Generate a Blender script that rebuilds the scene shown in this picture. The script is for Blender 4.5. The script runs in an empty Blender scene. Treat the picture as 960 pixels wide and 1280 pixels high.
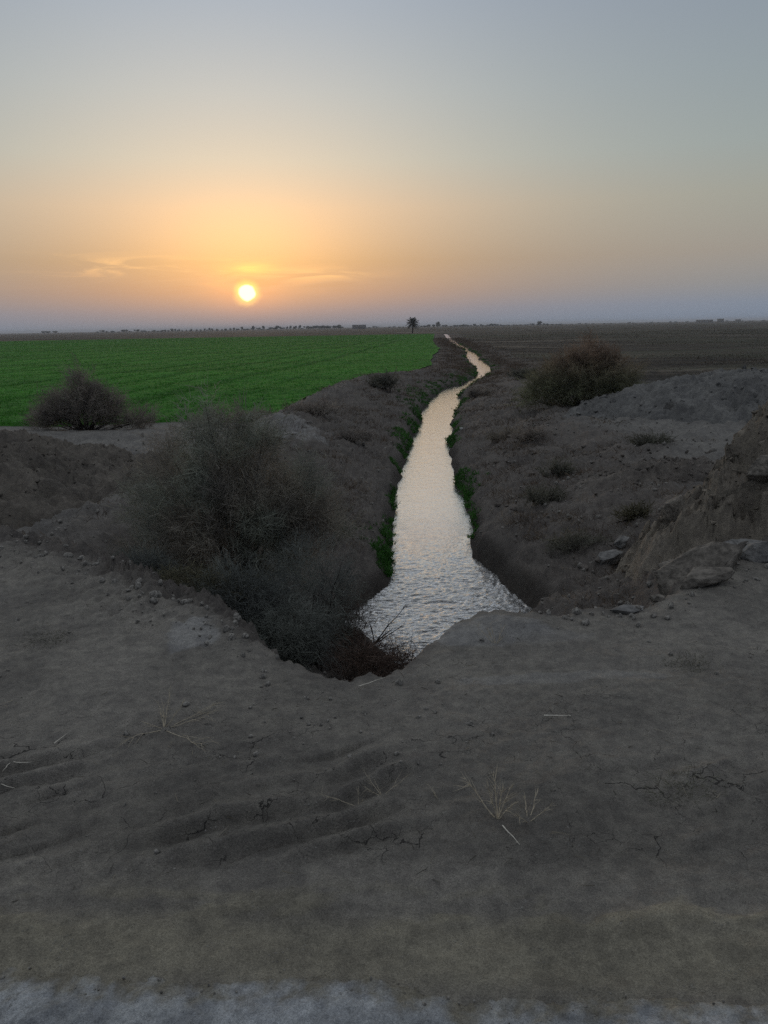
import bpy, math, random
import numpy as np
from mathutils import Vector, Matrix

rng = np.random.default_rng(7)
random.seed(7)
S = bpy.context.scene
COL = S.collection
R = math.radians

# ------------------------------------------------------------------ levels (metres, road surface = 0)
EYE = 1.6
ZW = -1.4            # water
PITCH, ROLL, F = R(13.57), R(1.0), 961.0
SUN_AZ, SUN_EL = R(-9.45), R(2.5)


def cam_axes():
    fwd = Vector((0, math.cos(PITCH), -math.sin(PITCH)))
    right = Vector((1, 0, 0))
    up = right.cross(fwd)
    c, s = math.cos(ROLL), math.sin(ROLL)
    return right * c - up * s, up * c + right * s, fwd


CR, CU, CF = cam_axes()


def at(px, py, z):
    """survey: where a sight line of the photo meets the level z"""
    d = CR * ((px - 480) / F) - CU * ((py - 640) / F) + CF
    t = (z - EYE) / d.z
    return d.x * t, d.y * t


def at_y(px, py, y):
    d = CR * ((px - 480) / F) - CU * ((py - 640) / F) + CF
    t = y / d.y
    return d.x * t, EYE + d.z * t


# ------------------------------------------------------------------ numpy noise
_perm = np.random.default_rng(3).permutation(512)
_perm = np.concatenate([_perm, _perm, _perm])
_g = np.random.default_rng(4).uniform(0, 2 * np.pi, 512)
_gx, _gy = np.cos(_g), np.sin(_g)


def perlin(x, y):
    xi = np.floor(x).astype(np.int64); yi = np.floor(y).astype(np.int64)
    xf = x - xi; yf = y - yi
    xi &= 511; yi &= 511

    def gr(a, b, dx, dy):
        h = _perm[_perm[a & 511] + (b & 511)]
        return _gx[h] * dx + _gy[h] * dy
    u = xf * xf * xf * (xf * (xf * 6 - 15) + 10); v = yf * yf * yf * (yf * (yf * 6 - 15) + 10)
    n00 = gr(xi, yi, xf, yf); n10 = gr(xi + 1, yi, xf - 1, yf)
    n01 = gr(xi, yi + 1, xf, yf - 1); n11 = gr(xi + 1, yi + 1, xf - 1, yf - 1)
    return (n00 * (1 - u) + n10 * u) * (1 - v) + (n01 * (1 - u) + n11 * u) * v


def fbm(x, y, f=1.0, octv=4, gain=0.5, seed=0.0):
    r = 0; a = 1.0
    for i in range(octv):
        r = r + a * perlin(x * f + seed + 17.3 * i, y * f - seed * 1.7 + 9.1 * i)
        f *= 2.03; a *= gain
    return r


def ridged(x, y, f=1.0, octv=4, gain=0.5, seed=0.0):
    r = 0; a = 1.0
    for i in range(octv):
        r = r + a * (1 - 2.2 * np.abs(perlin(x * f + seed + 7.3 * i, y * f + seed + 3.1 * i)))
        f *= 2.1; a *= gain
    return r


def sstep(a, b, x):
    t = np.clip((x - a) / (b - a), 0, 1)
    return t * t * (3 - 2 * t)


def lerp(a, b, t):
    return a + (b - a) * t


# ------------------------------------------------------------------ mesh helpers
def mesh_obj(name, V, faces, mat=None, parent=None, smooth=False, colors=None):
    """faces: list of (n,k) int arrays"""
    me = bpy.data.meshes.new(name)
    V = np.asarray(V, dtype=np.float32)
    me.vertices.add(len(V)); me.vertices.foreach_set("co", V.ravel())
    tot = np.concatenate([np.full(len(f), f.shape[1], dtype=np.int32) for f in faces])
    vi = np.concatenate([np.asarray(f, dtype=np.int32).ravel() for f in faces])
    me.loops.add(len(vi)); me.loops.foreach_set("vertex_index", vi)
    me.polygons.add(len(tot))
    st = np.concatenate([[0], np.cumsum(tot)[:-1]]).astype(np.int32)
    me.polygons.foreach_set("loop_start", st)
    if smooth:
        me.polygons.foreach_set("use_smooth", np.ones(len(tot), dtype=bool))
    if colors is not None:
        for nm, c in colors.items():
            a = me.color_attributes.new(nm, 'FLOAT_COLOR', 'POINT')
            c4 = np.ones((len(V), 4), dtype=np.float32); c4[:, :3] = c
            a.data.foreach_set("color", c4.ravel())
    me.update(calc_edges=True); me.validate()
    if mat:
        me.materials.append(mat)
    o = bpy.data.objects.new(name, me)
    COL.objects.link(o)
    if parent:
        o.parent = parent
    return o


def grid_faces(nu, nv):
    i = np.arange(nu * nv).reshape(nv, nu)
    return np.stack([i[:-1, :-1], i[:-1, 1:], i[1:, 1:], i[1:, :-1]], -1).reshape(-1, 4)


def tag(o, label, cat=None, group=None, kind=None):
    o['label'] = label
    if cat: o['category'] = cat
    if group: o['group'] = group
    if kind: o['kind'] = kind
    return o


def empty(name, loc, label, cat, group=None):
    o = bpy.data.objects.new(name, None); COL.objects.link(o)
    o.location = loc; o.empty_display_size = .1
    return tag(o, label, cat, group)


def norm(v):
    return v / np.maximum(np.linalg.norm(v, axis=-1, keepdims=True), 1e-9)


def blades(P, D, L, W, bend=None):
    """curved tapered ribbons: P base, D direction, L length, W width"""
    n = len(P)
    D = norm(D)
    rv = rng.normal(size=(n, 3)); side = norm(np.cross(D, rv))
    if bend is None:
        bend = rng.normal(size=(n, 3)) * .15
    L = np.broadcast_to(L, (n,))[:, None]; W = np.broadcast_to(W, (n,))[:, None]
    m = P + D * L * .5 + bend * L * .25
    t = P + D * L + bend * L
    V = np.stack([P - side * W * .5, P + side * W * .5, m - side * W * .4, m + side * W * .4, t], 1).reshape(-1, 3)
    b = (np.arange(n) * 5)[:, None]
    q = b + np.array([[0, 1, 3, 2]]); tr = b + np.array([[2, 3, 4]])
    return V, [q, tr]


def tubes(lines, sides=5):
    """lines: list of (pts (k,3), radii (k,)) -> verts, faces"""
    V = []; Q = []; off = 0
    for pts, rad in lines:
        pts = np.asarray(pts, float); k = len(pts)
        tg = norm(np.gradient(pts, axis=0))
        ref = np.array([0.31, 0.22, 0.93]) if abs(tg[0, 2]) < .9 else np.array([1.0, .1, 0])
        a = norm(np.cross(tg, ref)); b = np.cross(tg, a)
        th = np.linspace(0, 2 * np.pi, sides, endpoint=False)
        ring = pts[:, None] + (a[:, None] * np.cos(th)[None, :, None] + b[:, None] * np.sin(th)[None, :, None]) * np.asarray(rad)[:, None, None]
        V.append(ring.reshape(-1, 3))
        i = np.arange(k * sides).reshape(k, sides) + off
        j = np.roll(i, -1, axis=1)
        Q.append(np.stack([i[:-1], j[:-1], j[1:], i[1:]], -1).reshape(-1, 4))
        off += k * sides
    return np.concatenate(V), [np.concatenate(Q)]


# ------------------------------------------------------------------ materials
def new_mat(name):
    m = bpy.data.materials.new(name); m.use_nodes = True
    nt = m.node_tree; nt.nodes.clear()
    return m, nt, nt.nodes, nt.links


def nd(nt, typ, **kw):
    n = nt.nodes.new(typ)
    for k, v in kw.items():
        if k.startswith('i_'):
            n.inputs[k[2:]].default_value = v
        else:
            setattr(n, k, v)
    return n


def mathn(nt, op, a, b=None, c=None, clamp=False):
    n = nt.nodes.new('ShaderNodeMath'); n.operation = op; n.use_clamp = clamp
    for i, v in enumerate((a, b, c)):
        if v is None: continue
        if isinstance(v, (int, float)): n.inputs[i].default_value = v
        else: nt.links.new(v, n.inputs[i])
    return n.outputs[0]


def mixc(nt, fac, a, b, mode='MIX'):
    n = nt.nodes.new('ShaderNodeMix'); n.data_type = 'RGBA'; n.blend_type = mode
    for sock, v in ((n.inputs[0], fac), (n.inputs[6], a), (n.inputs[7], b)):
        if isinstance(v, (int, float)): sock.default_value = v
        elif isinstance(v, tuple): sock.default_value = (*v, 1)
        else: nt.links.new(v, sock)
    return n.outputs[2]


def maprange(nt, v, a, b, c=0.0, d=1.0, smooth=True):
    n = nt.nodes.new('ShaderNodeMapRange'); n.interpolation_type = 'SMOOTHSTEP' if smooth else 'LINEAR'
    nt.links.new(v, n.inputs[0])
    for i, q in enumerate((a, b, c, d)): n.inputs[1 + i].default_value = q
    return n.outputs[0]


def noise(nt, vec, scale, detail=4, rough=.55, dist=0.0):
    n = nd(nt, 'ShaderNodeTexNoise', i_Scale=scale, i_Detail=detail, i_Roughness=rough, i_Distortion=dist)
    nt.links.new(vec, n.inputs['Vector'])
    return n.outputs['Fac']


def soil_material(name, grain=1.0, crack=True, crust=0.0):
    m, nt, N, Lk = new_mat(name)
    out = nd(nt, 'ShaderNodeOutputMaterial'); b = nd(nt, 'ShaderNodeBsdfPrincipled', i_Roughness=.95)
    b.inputs['Specular IOR Level'].default_value = .15
    Lk.new(b.outputs[0], out.inputs[0])
    pos = nd(nt, 'ShaderNodeNewGeometry').outputs['Position']
    att = nd(nt, 'ShaderNodeVertexColor', layer_name='soil').outputs[0]
    msk = nd(nt, 'ShaderNodeVertexColor', layer_name='mask')
    sep = nd(nt, 'ShaderNodeSeparateColor'); Lk.new(msk.outputs[0], sep.inputs[0])
    n1 = noise(nt, pos, 1.7, 6, .6)
    n2 = noise(nt, pos, 14, 6, .65)
    n3 = noise(nt, pos, 200, 4, .78)
    n4 = noise(nt, pos, 42, 5, .7)
    c = mixc(nt, 1.0, att, mixc(nt, maprange(nt, n1, .3, .7), (.84, .84, .85), (1.15, 1.145, 1.13)), 'MULTIPLY')
    c = mixc(nt, 1.0, c, mixc(nt, maprange(nt, n2, .32, .68), (.82, .82, .83), (1.18, 1.18, 1.16)), 'MULTIPLY')
    c = mixc(nt, 1.0, c, mixc(nt, maprange(nt, n3, .3, .7), (.70, .70, .70), (1.34, 1.34, 1.33)), 'MULTIPLY')
    c = mixc(nt, 1.0, c, mixc(nt, maprange(nt, n4, .33, .67), (.90, .90, .90), (1.1, 1.1, 1.1)), 'MULTIPLY')
    # scattered pale grit and dark bits
    v = nd(nt, 'ShaderNodeTexVoronoi', i_Scale=70.0); Lk.new(pos, v.inputs['Vector'])
    gm = mathn(nt, 'MULTIPLY', maprange(nt, v.outputs['Distance'], .30, .16), maprange(nt, noise(nt, pos, 6, 4), .47, .66))
    vs = nd(nt, 'ShaderNodeSeparateColor'); Lk.new(v.outputs['Color'], vs.inputs[0])
    c = mixc(nt, mathn(nt, 'MULTIPLY', gm, .6), c, mixc(nt, vs.outputs[0], (.07, .066, .06), (.36, .345, .32)))
    hgt = mathn(nt, 'ADD', mathn(nt, 'MULTIPLY', n2, .012), mathn(nt, 'ADD', mathn(nt, 'MULTIPLY', n4, .010), mathn(nt, 'MULTIPLY', n3, .006)))
    hgt = mathn(nt, 'ADD', hgt, mathn(nt, 'MULTIPLY', gm, .004))
    if crack:
        mp = nd(nt, 'ShaderNodeVectorMath', operation='ADD')
        dn = nd(nt, 'ShaderNodeTexNoise', i_Scale=9.0, i_Detail=6.0); Lk.new(pos, dn.inputs['Vector'])
        sc = nd(nt, 'ShaderNodeVectorMath', operation='SCALE'); Lk.new(dn.outputs['Color'], sc.inputs[0]); sc.inputs['Scale'].default_value = .16
        Lk.new(pos, mp.inputs[0]); Lk.new(sc.outputs[0], mp.inputs[1])
        vc = nd(nt, 'ShaderNodeTexVoronoi', feature='DISTANCE_TO_EDGE', i_Scale=4.2); Lk.new(mp.outputs[0], vc.inputs['Vector'])
        vc2 = nd(nt, 'ShaderNodeTexVoronoi', feature='DISTANCE_TO_EDGE', i_Scale=9.0); Lk.new(mp.outputs[0], vc2.inputs['Vector'])
        wid = maprange(nt, noise(nt, pos, 3.0, 4), .49, .69, 0.0, .012)
        ck = mathn(nt, 'LESS_THAN', vc.outputs['Distance'], wid)
        wid2 = maprange(nt, noise(nt, pos, 4.3, 4), .51, .70, 0.0, .012)
        ck2 = mathn(nt, 'LESS_THAN', vc2.outputs['Distance'], wid2)
        ck = mathn(nt, 'MULTIPLY', mathn(nt, 'MAXIMUM', ck, ck2), sep.outputs[0])
        c = mixc(nt, mathn(nt, 'MULTIPLY', ck, .8), c, (.018, .017, .017))
        hgt = mathn(nt, 'SUBTRACT', hgt, mathn(nt, 'MULTIPLY', ck, .012))
    if crust:
        vv = nd(nt, 'ShaderNodeTexVoronoi', i_Scale=26.0); Lk.new(pos, vv.inputs['Vector'])
        hgt = mathn(nt, 'SUBTRACT', hgt, mathn(nt, 'MULTIPLY', vv.outputs['Distance'], crust))
    bm = nd(nt, 'ShaderNodeBump', i_Strength=grain, i_Distance=1.0)
    Lk.new(hgt, bm.inputs['Height']); Lk.new(bm.outputs[0], b.inputs['Normal'])
    Lk.new(c, b.inputs['Base Color'])
    return m


def leaf_material(name, col, trans=.25, rough=.8):
    """col multiplied by the per-blade tint"""
    m, nt, N, Lk = new_mat(name)
    out = nd(nt, 'ShaderNodeOutputMaterial')
    b = nd(nt, 'ShaderNodeBsdfPrincipled', i_Roughness=rough); b.inputs['Specular IOR Level'].default_value = .2
    t = nd(nt, 'ShaderNodeBsdfTranslucent')
    mx = nd(nt, 'ShaderNodeMixShader', i_Fac=trans)
    att = nd(nt, 'ShaderNodeVertexColor', layer_name='tint').outputs[0]
    pos = nd(nt, 'ShaderNodeNewGeometry').outputs['Position']
    c = mixc(nt, 1.0, (col), att, 'MULTIPLY')
    c = mixc(nt, 1.0, c, mixc(nt, maprange(nt, noise(nt, pos, 2.5, 4), .3, .7), (.75, .75, .78), (1.25, 1.25, 1.2)), 'MULTIPLY')
    Lk.new(c, b.inputs['Base Color']); Lk.new(c, t.inputs['Color'])
    Lk.new(b.outputs[0], mx.inputs[1]); Lk.new(t.outputs[0], mx.inputs[2]); Lk.new(mx.outputs[0], out.inputs[0])
    return m


def plain_material(name, col, rough=.9, nscale=20, var=.3, bump=.004):
    m, nt, N, Lk = new_mat(name)
    out = nd(nt, 'ShaderNodeOutputMaterial')
    b = nd(nt, 'ShaderNodeBsdfPrincipled', i_Roughness=rough); b.inputs['Specular IOR Level'].default_value = .2
    pos = nd(nt, 'ShaderNodeNewGeometry').outputs['Position']
    n1 = noise(nt, pos, nscale, 5, .6)
    c = mixc(nt, 1.0, col, mixc(nt, maprange(nt, n1, .3, .7), (1 - var,) * 3, (1 + var,) * 3), 'MULTIPLY')
    Lk.new(c, b.inputs['Base Color'])
    bm = nd(nt, 'ShaderNodeBump', i_Strength=1.0, i_Distance=1.0)
    Lk.new(mathn(nt, 'MULTIPLY', n1, bump), bm.inputs['Height']); Lk.new(bm.outputs[0], b.inputs['Normal'])
    Lk.new(b.outputs[0], out.inputs[0])
    return m


# ------------------------------------------------------------------ canal survey
LEFT_PX = [(512, 838), (458, 818), (430, 788), (436, 766), (470, 745), (484, 734), (490, 712), (491, 695), (489, 660), (495, 625), (502, 590),
           (517, 545), (527, 520), (537, 499), (555, 486), (582, 479), (596, 470), (597, 464), (585, 449), (581, 436.5),
           (569, 431), (562, 426), (557.5, 422), (554, 417.5)]
RIGHT_PX = [(640, 800), (684, 777), (664, 760), (630, 729), (606, 708), (594, 697), (592, 685), (585, 640), (572, 612), (565, 595), (562, 560), (564, 530),
            (570, 520), (576, 506), (572, 495), (590, 481), (603, 472), (616, 464), (602, 451), (597, 444), (583, 435),
            (571, 429), (563, 422), (558.5, 417.5)]
WL = np.array([at(a, b, ZW) for a, b in LEFT_PX]); WR = np.array([at(a, b, ZW) for a, b in RIGHT_PX])


def densify(P, n=4, jit=.0):
    out = []
    for i in range(len(P) - 1):
        for k in range(n):
            out.append(P[i] + (P[i + 1] - P[i]) * k / n)
    out.append(P[-1])
    return np.array(out)


# ragged shoreline
def ragged(P, seed):
    Q = densify(P, 5)
    amp = np.clip(.012 * np.linalg.norm(Q, axis=1) * .5, .05, .35)
    Q[:, 0] += fbm(Q[:, 0] * 0 + seed, Q[:, 1], 1.3, 3) * amp * 1.3
    return Q


WLr, WRr = ragged(WL, 3.3), ragged(WR, 8.1)
POLY = np.concatenate([np.array([[.85, 5.6], [.2, 5.7]]), WLr, WRr[::-1]])
cy = np.linspace(5, 330, 700)
oL = np.argsort(WLr[:, 1]); oR = np.argsort(WRr[:, 1])
CEN = lambda y: .5 * (np.interp(y, WLr[oL, 1], WLr[oL, 0]) + np.interp(y, WRr[oR, 1], WRr[oR, 0]))
XL = lambda y: np.interp(y, WLr[oL, 1], WLr[oL, 0])
XR = lambda y: np.interp(y, WRr[oR, 1], WRr[oR, 0])


def canal_sd(x, y):
    """signed distance to the water outline, capped at 14 m"""
    shp = x.shape; x = x.ravel(); y = y.ravel()
    d = np.full(x.shape, 14.0)
    near = np.where((np.abs(x - CEN(np.clip(y, 5, 330))) < 16 + 0 * y) & (y > -6) & (y < 345))[0]
    px, py = x[near], y[near]
    dm = np.full(px.shape, 1e9); ins = np.zeros(px.shape, bool)
    A = POLY; B = np.roll(POLY, -1, axis=0)
    for (ax, ay), (bx, by) in zip(A, B):
        ex, ey = bx - ax, by - ay
        l2 = ex * ex + ey * ey + 1e-12
        t = np.clip(((px - ax) * ex + (py - ay) * ey) / l2, 0, 1)
        dd = (px - ax - t * ex) ** 2 + (py - ay - t * ey) ** 2
        np.minimum(dm, dd, out=dm)
        if abs(ey) > 1e-9:
            c = ((ay > py) != (by > py)) & (px < ex * (py - ay) / ey + ax)
            ins ^= c
    dm = np.sqrt(dm); dm[ins] *= -1
    d[near] = np.minimum(dm, 14)
    return d.reshape(shp)


# ------------------------------------------------------------------ terrain
LIP_PX = [(-700, 640), (-300, 660), (0, 692), (70, 708), (140, 733), (200, 762), (255, 784), (310, 812), (350, 828), (385, 843), (420, 846), (480, 840), (520, 830),
          (545, 808), (570, 790), (605, 781), (640, 779), (700, 776), (760, 768), (820, 764), (860, 757), (960, 715), (1200, 680), (1700, 660)]
LIP = np.array([at(a, b, 0.0) for a, b in LIP_PX]); LIP = LIP[np.argsort(LIP[:, 0])]


def base_level(x, y):
    b = lerp(-.9, -1.33, sstep(22, 80, y))
    b = b + .10 * fbm(x, y, .11, 3, seed=2.2) * sstep(8, 20, np.hypot(x, y))
    return b


def ruts(x, y):
    """lug marks of a heavy tyre pressed slantwise into the soft shoulder"""
    rip = sstep(1.95, 2.12, y) * (1 - sstep(2.55, 2.95, y))
    ph = (y - .40 * x + .09 * fbm(x, y, 1.5, 3, seed=1.0)) / .145 + .45 * fbm(x, y, 1.1, 2, seed=3.0)
    w = ph - np.floor(ph)
    prof = np.where(w < .3, w / .3, 1 - (w - .3) / .7) * 2 - 1
    patch = lerp(.25, 1.0, sstep(-.12, .2, fbm(x, y, 1.1, 3, seed=12.0))) * lerp(1.0, .45, sstep(.1, .6, x))
    seg = sstep(-.28, .05, fbm(x * 1.2 + np.floor(ph) * 3.7, y * .2 + np.floor(ph) * 1.9, 1.6, 2, seed=33.0))
    return rip * patch * seg * prof


def ground(x, y, fine=True):
    x = np.asarray(x, float); y = np.asarray(y, float)
    d = canal_sd(x, y)
    b = base_level(x, y)
    left = x < CEN(np.clip(y, 5, 330))
    far = sstep(24, 62, y)
    # right-hand rough ground stands higher than the crop
    b = b + np.where(left, 0.0, (1 - sstep(20, 60, y)) * .28 * sstep(2, 4.5, d))
    cz = np.where(left, lerp(-.42, -1.24, far), lerp(-.66, -1.26, far)) + .16 * fbm(x, y, .5, 3, seed=5.5) * (1 - far)
    dc = np.where(left, lerp(2.5, 2.0, far), lerp(2.6, 2.2, far))
    if fine:
        d = d + np.where(d > 0, .16 * fbm(x, y, 2.6, 4, .6, 61.0) * sstep(.02, .3, d) * (1 - sstep(22, 45, y)), 0)
    t = np.clip(d / dc, 0, 1)
    cut = np.where(left, .10, lerp(.28, .10, sstep(9, 13, y)))
    prof = cut * sstep(0, .05, t) + (1 - cut) * (t ** .95 * (1 - .25 * t) / .75)
    z = np.where(d < 0, ZW - .02 - .35 * sstep(0, .5, -d), ZW - .02 + (cz - ZW) * prof)
    z = np.where(d > dc, lerp(cz, b, sstep(0, 1.9, d - dc)), z)
    # gully behind the road where the big bush stands
    g = np.exp(-(((x + 2.3) / 1.7) ** 2 + ((y - 6.6) / 1.2) ** 2))
    z = z - .35 * g * sstep(.2, 1.2, d)
    z = np.where(d > 0, np.maximum(z - .30 * np.exp(-(((x + .1) / .5) ** 2 + ((y - 5.6) / .65) ** 2)), ZW + .03 + .05 * np.minimum(d, 1)), z)
    rough = sstep(0, .35, d) * (1 - sstep(24, 70, y)) * np.where(left, 1 - sstep(3.0, 4.2, d) * sstep(18.5, 20.5, y), 1.0)
    if fine:
        z = z + rough * (.10 * ridged(x, y, 1.6, 5, .58, 1.3) + .045 * fbm(x, y, 7, 4, .65, 4.0))
    # road embankment
    lip = np.interp(x, LIP[:, 0], LIP[:, 1])
    if fine:
        lip = lip + .11 * fbm(x, y * .3, 2.4, 5, .68, 6.1) + .025 * ridged(x, y * .5, 11.0, 3, .6, 8.3) + .05 * ridged(x, y * .5, 5.5, 3, .6, 3.3) * lerp(.5, 1.0, sstep(.3, -.6, x))
    e = y - lip
    near_canal = np.exp(-((x - .55) / 1.25) ** 4)
    slope = lerp(.42, 1.9, near_canal)
    top = .035 * fbm(x, y, .8, 3, seed=9.0) - .05 * sstep(2.9, 3.5, y) * np.exp(-((x + .2) / .5) ** 2)
    # soft rim of dug soil on the right-hand shoulder
    top = top + .10 * sstep(-.7, -.1, e) * sstep(1.2, 2.2, x) + .05 * sstep(-.5, -.05, e) * np.exp(-((x - .55) / .35) ** 2)
    road = top - np.where(e > 0, slope * np.maximum(e - .02, 0) + .05 * sstep(0, .07, e) * (.4 + near_canal), 0)
    if fine:
        road = road + .028 * ruts(x, y) * (e < 0)
        road = road + .014 * fbm(x, y, 3.2, 5, .55, 2.0) + .005 * ridged(x, y, 11, 3, .6, 2.5)
        # dusty ripples along the tan wheel track
        bd = np.exp(-((y - (1.82 - .03 * x)) / .11) ** 2)
        road = road + bd * .022 * fbm(x * .4, y, 8.0, 4, .55, 8.0)
        sl = sstep(0, .15, e) * (1 - sstep(2.5, 4.5, e))
        road = road + sl * (.10 * ridged(x, y, 3.0, 5, .62, 4.4) + .02 * fbm(x, y, 16, 3, .6, 1.0) - .05)
        lump = sstep(-.9, -.1, e) * (e < 0.3) * sstep(-.2, -1.6, x)
        road = road + lump * .038 * np.maximum(ridged(x, y, 6, 3, .6, 21.0), 0)
    k = .04
    h = np.clip(.5 + .5 * (road - z) / k, 0, 1)
    z = lerp(z, road, h) + k * h * (1 - h)
    return z


SPOIL = []


def soil_colors(x, y, z, d):
    """base soil colours with the stains the place has"""
    left = x < CEN(np.clip(y, 5, 330))
    c = np.zeros(x.shape + (3,))
    road = np.array([.188, .178, .166]); tan = np.array([.232, .212, .166]); bank = np.array([.114, .102, .093])
    plain = np.array([.072, .062, .050]); pale = np.array([.26, .255, .25]); grey = np.array([.19, .18, .168])
    lip = np.interp(x, LIP[:, 0], LIP[:, 1]); e = y - lip
    c[:] = bank
    n = fbm(x, y, .35, 4, seed=31)
    w = sstep(2.0, 4.0, d + .8 * n)[..., None]
    c = lerp(c, np.where(left[..., None], grey * .9, grey * .85), w)
    w = sstep(18, 32, y + 3 * n)[..., None] * sstep(2.4, 4.0, d)[..., None]
    streak = fbm(x * .02, y * .12, 1.0, 4, .6, 3.0)[..., None]
    streak2 = fbm(x * .006, y * .02, 1.0, 4, .6, 13.0)[..., None]
    pl = plain * (1.1 + 1.5 * streak + .9 * streak2)
    blot = fbm(x * .03, y * .09, 1.0, 5, .65, 43.0)[..., None]
    pl = pl * lerp(.6, 2.1, sstep(-.15, .45, blot))
    pl = lerp(pl, np.array([.042, .048, .030]) * (1 + .5 * streak), sstep(-.05, .3, streak2 + .4 * streak) * .8)
    c = lerp(c, c * np.array([.62, .60, .60]), (sstep(30, 55, y) * (1 - w[..., 0]))[..., None])
    c = lerp(c, np.clip(pl * .72, .012, .4), w)
    w = sstep(.25, -.05, e + .1 * fbm(x, y, 3, 3, seed=7))[..., None]
    rd = road * (1 + .22 * fbm(x, y, 1.1, 4, .6, 5)[..., None])
    rd = rd * (1 - .20 * (sstep(1.98, 2.1, y + .05 * x) * (1 - sstep(2.3, 2.75, y))))[..., None] * np.array([1, .98, .94])
    rd = rd * (1 + .16 * ruts(x, y))[..., None]  # dust tint on rut crests, also painting relief contrast into the colour
    tw = np.exp(-((y - (1.69 - .035 * x)) / .13) ** 4)
    tw2 = np.exp(-((y - (1.85 - .035 * x)) / .075) ** 2) * sstep(.0, .3, fbm(x * .4, y, 8.0, 4, .55, 8.0))
    rd = lerp(rd, tan, np.clip(tw + .9 * tw2, 0, 1)[..., None] * .85)
    c = lerp(c, rd, w)
    # dried pale crust patches on the shoulder
    for (px, py, rx, ry, a) in ((240, 800, .16, .20, .8), (600, 795, .34, .16, .55), (640, 800, .5, .1, .3), (700, 848, .5, .06, .35)):
        cx, cyy = at(px, py, 0.0)
        q = ((x - cx) / rx) ** 2 + ((y - cyy) / ry) ** 2 + .9 * fbm(x, y, 4, 4, .6, px * .1)
        c = lerp(c, pale, (sstep(1.1, .6, q) * a)[..., None])
    # damp dark line at the water's edge
    c = lerp(c, np.array([.035, .030, .026]), (sstep(.22, .02, d) * (d > -3))[..., None] * .85)
    # rubble-pale ground on the left bank top
    cx, cyy = at(352, 545, -.5)
    q = ((x - cx) / .9) ** 2 + ((y - cyy) / 1.3) ** 2 + 1.2 * fbm(x, y, 2, 4, .6, 2.7)
    c = lerp(c, pale * .95, (sstep(1.2, .4, q) * .7)[..., None])
    mask = np.zeros(x.shape + (3,))
    mask[..., 0] = (e < -.1) * sstep(1.95, 2.1, y) * (sstep(3.3, 2.7, y))
    return c, mask


def axis(fine_to, step, far, g):
    a = list(np.arange(0, fine_to, step)); s = step
    while a[-1] < far:
        s *= g; a.append(a[-1] + s)
    return np.array(a)


ax = axis(2.0, .0125, 4200, 1.024)
xs = np.concatenate([-ax[:0:-1], ax])
ay = axis(3.2, .0125, 6500, 1.0135)
ys = np.concatenate([[-60, -30, -15, -8, -5, -3, -2, -1, -.4, 0, .3, .6, .8], .95 + ay])
GX, GY = np.meshgrid(xs, ys)
GZ = ground(GX, GY)
GD = canal_sd(GX, GY)
sc_, mk_ = soil_colors(GX, GY, GZ, GD)
soil = soil_material('packed_earth', grain=.9)
g = mesh_obj('ground', np.stack([GX, GY, GZ], -1).reshape(-1, 3), [grid_faces(len(xs), len(ys))], soil, smooth=True,
             colors={'soil': sc_.reshape(-1, 3), 'mask': mk_.reshape(-1, 3)})
tag(g, 'bare grey earth of the road shoulder, canal banks and flat plain', 'ground', kind='structure')
print('ground verts', GX.size)


def gz(x, y):
    return ground(np.atleast_1d(np.asarray(x, float)), np.atleast_1d(np.asarray(y, float)))


# pale crusted road strip at the photographer's feet
rx = np.concatenate([np.linspace(-40, -1.3, 60), np.arange(-1.2, 1.2, .006), np.linspace(1.3, 40, 60)])
ry = np.concatenate([np.linspace(-3.6, 1.2, 30), np.arange(1.22, 1.78, .006)])
RX, RY = np.meshgrid(rx, ry)
edge = 1.575 - .07 * RX + .035 * fbm(RX, RX * 0, 3.5, 5, .65, 4.4) + .02 * fbm(RX, RY, 12, 3, .6, 1.1)
RZ = ground(RX, RY) + np.where(RY < edge, (.003 + .010 * np.maximum(ridged(RX, RY, 9, 4, .65, 3.1), -.2) + .006 * fbm(RX, RY, 34, 3, .6, 7.0)) * sstep(-.01, .16, edge - RY), -.03)
RZ = np.maximum(RZ, ground(RX, RY) + np.where(RY < edge, .001 + .003 * sstep(0, .05, edge - RY), -.03))
crc = np.array([.305, .316, .33]) * (1 + .35 * fbm(RX, RY, 26, 3, .6, 17)[..., None]) * (1 + .25 * fbm(RX, RY, 2.2, 4, .6, 9)[..., None])
crc = lerp(np.array([.195, .178, .142]), crc, sstep(-.02, .11, edge - RY + .07 * fbm(RX, RY, 14, 4, .65, 2))[..., None])
rm = soil_material('salt_crust', grain=.8, crack=False, crust=.02)
o = mesh_obj('road', np.stack([RX, RY, RZ], -1).reshape(-1, 3), [grid_faces(len(rx), len(ry))], rm, smooth=True,
             colors={'soil': crc.reshape(-1, 3), 'mask': np.zeros((RX.size, 3))})
tag(o, 'pale crusted strip of dusty road across the bottom of the picture', 'road', kind='structure')


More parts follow.
